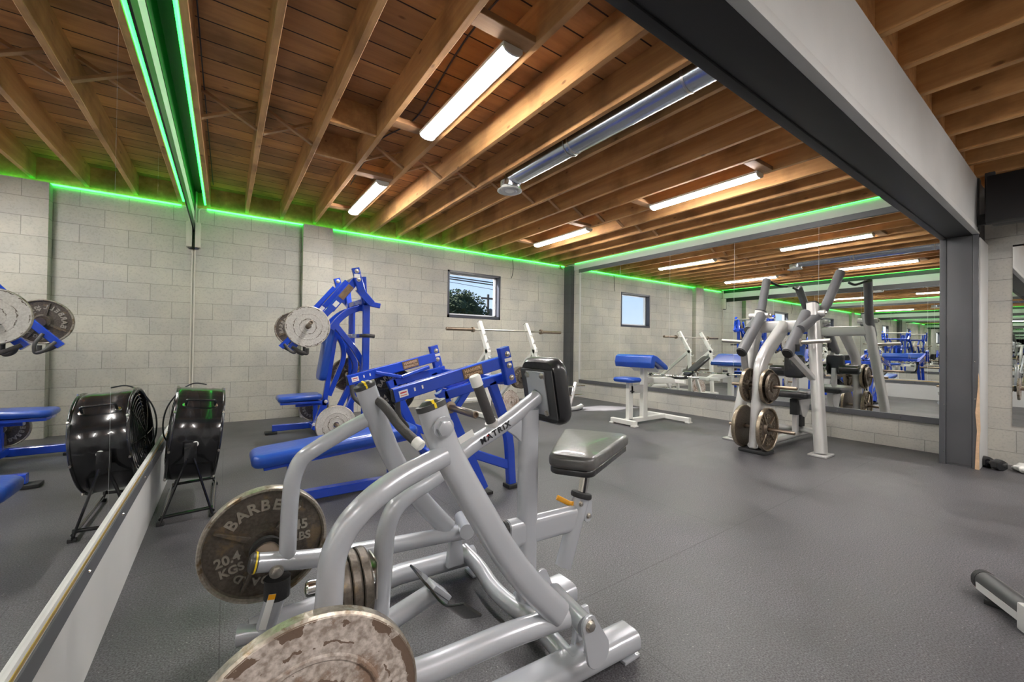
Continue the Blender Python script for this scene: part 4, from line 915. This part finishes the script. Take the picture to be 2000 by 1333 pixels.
mk('cross_beam', sweep([(5.04, yc-.27, 1.29), (5.04, yc+.27, 1.29)], prr(.13, .08, .028), hint=(0, 0, 1)), 'silver_warm', m)
mk('front_post', sweep([(5.02, yc, 1.29), (4.60, yc, 1.0), (4.49, yc, .89), (4.46, yc, .70), (4.385, yc, .05)], prr(.15, .09, .035), hint=(1, 0, 0), rad=.10), 'silver_warm', m)
mk('base_beam', sweep([(4.33, yc, .075), (5.75, yc, .075)], ps(.10, .06, 8), hint=(0, 1, 0)), 'silver_warm', m)
mk('base_foot', box(4.30, yc-.13, 0, 4.50, yc+.13, .035, .012), 'rubber', m)
mk('beam_opening', sweep([(4.335, yc, .075), (4.326, yc, .075)], ps(.078, .04, 8), hint=(0, 1, 0)), 'cap_grey', m)
for s in (1, -1): mk('base_tube', tube([(4.84, yc-s*.40, .20), (5.45, yc-s*.03, .12)], .028, 0, 16), 'silver_warm', m)
mk('seat_post', bar((5.45, yc, .07), (5.45, yc, .48), .07, .07, (1, 0, 0)), 'silver_warm', m)
mk('seat_side_plate', prism([(5.28, .47), (5.58, .47), (5.56, .36), (5.46, .26), (5.38, .28)], 'y', yc-.06, yc-.045, .004), 'silver_warm', m)
mk('seat_adjuster', join(box(5.26, yc-.05, .30, 5.33, yc+.03, .48, .008), box(5.36, yc-.055, .16, 5.45, yc+.03, .29, .008)), 'rubber', m)
mk('seat', xf(padbox(.52, .34, .075, .03, corner=.07), Matrix.Translation((5.42, yc, .535))), 'black_vinyl', m)
tp_ = mk('thigh_pad_post', bar((5.34, yc, .10), (5.34, yc, .80), .06, .05, (1, 0, 0)), 'silver_warm', m)
for s in (1, -1):
    mk('thigh_roller', lathe([(0, 0), (.05, 0), (.06, .008), (.06, .20), (.05, .21), (0, .21)], (5.36, yc-s*.06, .79), (0, -s, 0), 24), 'black_vinyl', m)
    mk('roller_cap', lathe([(0, 0), (.03, 0), (.028, .01), (0, .012)], (5.36, yc-s*.27, .79), (0, -s, 0), 20), 'chrome', m)
mk('chest_pad', xf(padbox(.26, .20, .06, .025, corner=.04), frame((5.30, yc-.0, .845), (.05, 0, 1), (0, 1, 0))), 'black_vinyl', m)
for z, x in ((.665, 4.455), (.245, 4.41)):
    for s in (1, -1): horn(m, (x, yc-s*.035, z), (x, yc-s*(.34 if s > 0 else .27), z), .017, 'horn')
plate((4.455, yc-.085, .665), (0, -1, 0), .175, .034, 'bronze', 'larger bronze plate of the upper pair on the front post of the pulldown machine', roll=.5)
plate((4.455, yc-.125, .665), (0, -1, 0), .14, .03, 'small', 'smaller bronze plate in front of the upper pair on the pulldown machine', roll=.9)
plate((4.41, yc-.10, .245), (0, -1, 0), .215, .038, 'bronze', 'large bronze spoked plate on the lower near peg of the pulldown machine', roll=1.4)
plate((4.455, yc+.10, .665), (0, -1, 0), .175, .034, 'bronze', 'bronze plate on the upper far peg of the pulldown machine', roll=2.2)
plate((4.41, yc+.13, .245), (0, 1, 0), .215, .038, 'bronze', 'large plate showing its dark flat back on the lower far peg of the pulldown machine', roll=.3)

# ================================================================== WHITE PREACHER CURL BENCH
m = thing('preacher_bench', 'white preacher curl bench with blue arm pad and small blue seat', 'exercise bench', (4.8, 3.6, 0))
mk('front_rail', bar((4.37, 3.42, .045), (4.37, 3.82, .045), .06, .06, (1, 0, 0)), 'white_paint', m)
mk('rear_rail', bar((5.24, 3.20, .045), (5.24, 3.95, .045), .06, .06, (1, 0, 0)), 'white_paint', m)
mk('centre_rail', bar((4.37, 3.60, .05), (5.24, 3.60, .05), .06, .06), 'white_paint', m)
for x, y in ((4.37, 3.44), (4.37, 3.80), (5.24, 3.22), (5.24, 3.93)): mk('foot', box(x-.04, y-.035, 0, x+.04, y+.035, .02, .004), 'white_paint', m)
mk('seat_post', bar((4.46, 3.60, .06), (4.46, 3.60, .57), .085, .06, (1, 0, 0)), 'white_paint', m)
mk('main_post', bar((4.76, 3.60, .06), (4.76, 3.60, .80), .095, .07, (1, 0, 0)), 'white_paint', m)
mk('link_bar', bar((4.46, 3.60, .47), (4.76, 3.60, .47), .06, .11), 'white_paint', m)
mk('adjuster_pin', cyl((4.43, 3.56, .45), (4.43, 3.50, .45), .008, 10), 'rubber', m)
mk('seat', xf(padbox(.27, .31, .06, .03, corner=.06), Matrix.Translation((4.41, 3.60, .605))), 'blue_vinyl', m)
pm = frame((4.74, 3.60, .86), (0, 1, 0), (.88, 0, .47))
mk('arm_pad', prism([(4.52, .765), (4.50, .83), (4.52, .915), (4.57, .94), (4.64, .925), (4.86, .80), (4.885, .76), (4.86, .735), (4.80, .75), (4.60, .855), (4.585, .765)], 'y', 3.30, 3.90, .012, 3), 'blue_vinyl', m)
mk('pad_bracket', prism([(4.60, .77), (4.615, .84), (4.84, .72), (4.80, .70), (4.70, .77)], 'y', 3.40, 3.80, .004), 'white_paint', m)
mk('bar_shelf', prism([(4.80, .55), (5.50, .50), (5.50, .56), (5.36, .60), (4.80, .62)], 'y', 3.57, 3.63, .006), 'white_paint', m)
mk('shelf_end', bar((5.47, 3.42, .54), (5.47, 3.78, .54), .05, .05, (1, 0, 0)), 'white_paint', m)
e = thing('curl_bar', 'silver zigzag curl bar lying across the shelf of the white preacher bench', 'barbell', (5.36, 3.6, .63))
mk('shaft', tube([(5.36, 3.15, .625), (5.36, 3.36, .625), (5.30, 3.44, .628), (5.38, 3.54, .628), (5.30, 3.64, .628), (5.38, 3.74, .628), (5.33, 3.84, .625), (5.36, 3.92, .625), (5.36, 4.12, .625)], .0125, .025, 12), 'chrome', e)
for y in (3.34, 3.93): mk('collar', lathe([(0, -.012), (.024, -.012), (.024, .012), (0, .012)], (5.36, y, .625), (0, 1, 0), 18), 'rubber', e)

# ================================================================== BENCH PRESS RACK, ITS BENCH AND BAR
m = thing('bench_rack', 'white bench press rack with leaning uprights under the window', 'rack', (3.44, 5.2, 0))
for x in (3.03, 3.87):
    mk('upright', bar((x, 5.16, 1.375), (x, 4.90, .93), .07, .055, (0, 1, 0)), 'white_paint', m)
    mk('upright_top', bar((x, 5.163, 1.372), (x, 5.167, 1.38), .064, .05, (0, 1, 0)), 'cap_grey', m)
    mk('lower_upright', bar((x, 4.92, .98), (x, 4.88, .03), .07, .055, (0, 1, 0)), 'white_paint', m)
    mk('rear_brace', bar((x, 4.92, .97), (x, 5.95, .10), .06, .05, (0, 1, 0)), 'white_paint', m)
    mk('base_rail', bar((x, 4.75, .035), (x, 6.05, .035), .06, .06, (1, 0, 0)), 'white_paint', m)
    for k in range(4): mk('bar_catch', sweep([(x, 5.03-.05*k+.09, 1.22-.11*k+.02), (x, 5.02-.05*k, 1.20-.11*k), (x, 4.98-.05*k, 1.19-.11*k), (x, 4.97-.05*k, 1.225-.11*k)], pr(.02, .012, .002), hint=(1, 0, 0)), 'white_paint', m)
mk('cross_tube', bar((3.03, 5.08, .56), (3.87, 5.08, .56), .05, .05, (0, 0, 1)), 'white_paint', m)
mk('cross_tube', bar((3.03, 5.9, .14), (3.87, 5.9, .14), .05, .05, (0, 0, 1)), 'white_paint', m)
horn(m, (3.64, 5.055, .56), (3.64, 4.84, .56), .016, 'horn'); horn(m, (3.25, 5.055, .56), (3.25, 4.84, .56), .016, 'horn')
for k in range(3): plate((3.64, 5.01-.035*k, .558), (0, -1, 0), .165, .03, 'flatsmall', ['small plate nearest the cross tube on the bench rack peg', 'middle one of three small plates on the bench rack peg', 'small lettered plate at the front of the bench rack peg'][k], 'small plates on the bench rack peg', roll=k*.7)
b = thing('barbell', 'long steel barbell resting across the white bench rack', 'barbell', (3.52, 5.14, 1.258))
zb, yb = 1.258, 5.075
mk('shaft', tube([(2.52, yb, zb), (4.52, yb, zb)], .013, 0, 14), 'steel', b)
for x0, x1 in ((2.46, 2.86), (4.13, 4.53)):
    mk('sleeve', cyl((x0, yb, zb), (x1, yb, zb), .024, 20, .003), 'horn', b)
mk('collar', lathe([(0, 0), (.038, 0), (.038, .03), (0, .03)], (4.10, yb, zb), (1, 0, 0), 22), 'horn', b); mk('collar', lathe([(0, 0), (.038, 0), (.038, .03), (0, .03)], (2.86, yb, zb), (1, 0, 0), 22), 'horn', b)
w = thing('incline_bench', 'black adjustable bench with raised back seen in the mirror', 'bench', (4.1, 4.8, 0))
mk('seat', xf(padbox(.34, .27, .06, .02, corner=.03), frame((4.27, 4.93, .43), (.86, .5, 0), (-.5, .86, 0))), 'black_vinyl', w)
bd = V((3.74, 4.60, .87))-V((4.12, 4.84, .48))
mk('back_rest', xf(padbox(bd.length, .28, .05, .02, corner=.06), frame((3.93, 4.72, .66), -bd, (-.5, .86, 0))), 'black_vinyl', w)
mk('frame', join(bar((4.35, 4.98, .10), (3.70, 4.58, .10), .05, .05), bar((4.25, 4.92, .10), (4.27, 4.93, .40), .05, .05, (1, 0, 0)), bar((3.85, 4.67, .10), (3.98, 4.75, .58), .05, .05, (1, 0, 0))), 'white_paint', w)
mk('foot_rail', bar((4.26, 5.14, .035), (4.46, 4.82, .035), .05, .05, (0, 0, 1)), 'white_paint', w); mk('foot_rail', bar((3.60, 4.75, .035), (3.80, 4.41, .035), .05, .05, (0, 0, 1)), 'white_paint', w)
mk('frame_leg', join(bar((4.35, 4.98, .03), (4.35, 4.98, .12), .05, .05, (1, 0, 0)), bar((3.70, 4.58, .03), (3.70, 4.58, .12), .05, .05, (1, 0, 0))), 'white_paint', w)
plate((3.46, 4.95, .19), (.25, -1, .18), .19, .03, 'tan', 'brown weight plate leaning low against the white bench rack', roll=.2, upd=(0, .18, 1))

# ================================================================== SILVER PLATE TREE
m = thing('weight_tree', 'low silver plate stand with empty pegs by the dark corner pilaster', 'weight stand', (4.75, 4.9, 0))
mk('base', tube([(4.52, 4.80, .04), (4.62, 4.80, .04), (4.84, 4.90, .045)], .033, .06, 16), 'silver_warm', m)
mk('base_end', lathe([(0, 0), (.036, 0), (.04, .03), (.03, .05), (0, .05)], (4.83, 4.895, .045), (.9, .42, 0), 16), 'silver_warm', m)
mk('rubber_edge', tube([(4.52, 4.79, .008), (4.62, 4.775, .008), (4.84, 4.86, .008)], .008, .05, 8), 'rubber', m)
mk('post', bar((4.50, 4.82, .04), (4.74, 4.92, .44), .05, .035, (0, 1, 0)), 'silver_warm', m)
for z, t in ((.37, .85), (.23, .5)):
    p = V((4.50, 4.82, .04)).lerp(V((4.74, 4.92, .44)), t)
    mk('peg', cyl(p-V((.20, -.03, .0)), p+V((.20, -.03, 0)), .014, 14, .003), 'chrome', m)

# ================================================================== DRUM FAN
f = thing('drum_fan', 'black drum fan on a low stand beside the left mirror', 'fan', (-.15, 3.38, 0))
ax_ = Matrix.Translation((-.150, 3.36, .455)) @ Matrix.Rotation(.06, 4, 'Z') @ Matrix.Rotation(.10, 4, 'Y') @ Matrix.Rotation(PI/2, 4, 'Y')
R_, w_ = .285, .118
mk('drum', xf(lathe([(R_-.006, -w_), (R_-.006, w_), (R_, w_), (R_+.004, w_*.5), (R_+.001, w_*.42), (R_+.001, -w_*.42), (R_+.004, -w_*.5), (R_, -w_)], n=64, closed=True), ax_), 'black_metal', f)
for s in (1, -1):
    mk('rim_ring', xf(lathe([(R_+.01*math.cos(a), s*w_+.008*math.sin(a)) for a in [2*PI*i/10 for i in range(10)]], n=64, closed=True), ax_), 'black_metal', f)
    gr = []
    for k in range(1, 13):
        rr = R_*k/12.6; zz = s*(w_+.018*(1-(rr/R_)**2))
        gr.append(lathe([(rr+.0022*math.cos(a), zz+.0022*math.sin(a)) for a in (0, 2.1, 4.2)], n=44, closed=True))
    for k in range(8):
        a = 2*PI*k/8; gr.append(tube([(R_*.1*math.cos(a), R_*.1*math.sin(a), s*(w_+.02)), (R_*.6*math.cos(a), R_*.6*math.sin(a), s*(w_+.014)), (R_*math.cos(a), R_*math.sin(a), s*w_)], .0028, 0, 6))
    mk('wire_guard', xf(join(*gr), ax_), 'black_metal', f)
bl = []
for k in range(5):
    bl.append(xf(prism([(.03, -.03), (.25, -.075), (.26, .02), (.14, .06), (.03, .03)], 'z', -.002, .002), Matrix.Rotation(2*PI*k/5, 4, 'Z') @ Matrix.Rotation(.45, 4, 'X')))
mk('blades', xf(join(*bl), ax_), 'steel', f); mk('motor', xf(lathe([(0, -.07), (.06, -.07), (.065, .05), (0, .05)], n=24), ax_), 'black_metal', f)
def fp(p): return ax_ @ V(p)
mk('carry_handle', tube([fp((-.205, -.215, -.07)), fp((-.235, -.235, -.07)), fp((-.235, -.235, .07)), fp((-.205, -.215, .07))], .007, .012, 10), 'black_metal', f)
for z in (-.075, .075): mk('handle_bolt', lathe([(0, 0), (.014, 0), (.012, .012), (0, .014)], fp((-.195, -.205, z)), ax_.to_3x3() @ V((-.7, -.72, 0)), 14), 'chrome', f)
mk('pivot_knob', lathe([(0, 0), (.016, 0), (.014, .016), (0, .018)], fp((.02, -R_-.002, .0)), ax_.to_3x3() @ V((0, -1, 0)), 14), 'white_paint', f)
for a in range(0, 360, 45):
    for s in (1, -1): mk('rim_screw', lathe([(0, 0), (.006, 0), (.006, .012), (0, .012)], fp(((R_+.008)*math.cos(math.radians(a+12)), (R_+.008)*math.sin(math.radians(a+12)), s*w_)), ax_.to_3x3() @ V((math.cos(math.radians(a+12)), math.sin(math.radians(a+12)), 0)), 8), 'steel', f)
for s in (1, -1):
    yq = 3.36-s*(.315)
    mk('stand_leg', join(bar((-.17, yq, .36), (-.285, yq-s*.01, .012), .03, .012, (0, 1, 0)), bar((-.14, yq, .36), (-.045, yq-s*.01, .012), .03, .012, (0, 1, 0)), box(-.185, yq-.008, .34, -.125, yq+.008, .45, .003)), 'black_metal', f)
    mk('stand_bar', cyl((-.285, yq-s*.01, .045), (-.045, yq-s*.01, .055), .010, 12), 'black_metal', f)
    for x in (-.285, -.045): mk('rubber_foot', box(x-.018, yq-s*.01-.012, 0, x+.018, yq-s*.01+.012, .02, .003), 'rubber', f)
mk('stand_bar', cyl((-.285, 3.05, .03), (-.285, 3.67, .03), .010, 12), 'black_metal', f); mk('stand_bar', cyl((-.045, 3.05, .03), (-.045, 3.67, .03), .010, 12), 'black_metal', f)
mk('power_cord', tube([(-.10, 3.50, .75), (-.17, 3.53, .765), (-.24, 3.53, .72), (-.305, 3.50, .62), (-.325, 3.48, .52), (-.318, 3.48, .42), (-.285, 3.48, .365), (-.245, 3.48, .365)], .0045, .06, 8), 'black_ink', f)

# ================================================================== SMALL THINGS AT THE RIGHT EDGE
h = thing('hex_dumbbell', 'black hexagonal dumbbell on the floor beside the dark column', 'dumbbell', (5.62, .52, 0))
hx = [(.052*math.cos(PI/6+PI/3*i), .052*math.sin(PI/6+PI/3*i)) for i in range(6)]
hm = Matrix.Translation((5.62, .53, .047)) @ Matrix.Rotation(.9, 4, 'Z')
for s in (-1, 1): mk('head', xf(prism(hx, 'x', s*.05-.03, s*.05+.03, .010), hm), 'black_metal', h)
mk('handle', xf(cyl((-.04, 0, 0), (.04, 0, 0), .015), hm), 'steel', h)
tw = bmesh.new(); bmesh.ops.create_icosphere(tw, subdivisions=4, radius=1)
q = random.Random(9)
for v in tw.verts:
    c = v.co; k = 1+.18*math.sin(5*c.x+3*c.z)*math.cos(4*c.y)+.08*math.sin(11*c.x+9*c.y)
    v.co = V((5.70+c.x*.10*k, .345+c.y*.075*k, max(.003, .035+c.z*.04*k)))
o = mk('cloth', tw, 'white_paint'); recenter(o, (5.70, .345, 0)); tag(o, 'crumpled white cloth on the floor at the right picture edge', 'cloth')
m = thing('machine_foot', 'dark tube foot of a machine with silver strip, cut by the right picture edge', 'machine', (2.75, .2, 0))
fd = V((2.569, 0.171, 0.05))-V((2.724, 0.277, 0.05)); fd.z = 0; fd.normalize(); f0 = V((2.698, 0.274, 0.055)); f1 = f0+fd*.75
mk('tube', sweep([f0, f1], ps(.085, .075, 10), hint=(0, 0, 1)), 'cap_grey', m)
mk('end_cap', sweep([f0+fd*.004, f0-fd*.018], ps(.088, .078, 10), hint=(0, 0, 1)), 'rubber', m)
n_ = V((-fd.y, fd.x, 0)); n_ = n_ if n_.dot(V((-1, 0, 0))) > 0 else -n_
mk('silver_strip', xf(box(.02, -.014, 0, .24, .014, .004), frame(f0+n_*.0385+V((0, 0, -.012)), fd, (0, 0, 1) if fd.cross(V((0, 0, 1))).dot(n_) > 0 else (0, 0, -1))), 'silver_warm', m)
mk('foot_pad', join(*[box(p.x-.04, p.y-.04, 0, p.x+.04, p.y+.04, .022, .004) for p in (f0+fd*.08, f0+fd*.6)]), 'rubber', m)
mk('bracket', xf(box(-.03, -.05, -.05, .03, .05, .05, .006), frame(f0+fd*.28, fd, n_)), 'silver_warm', m)
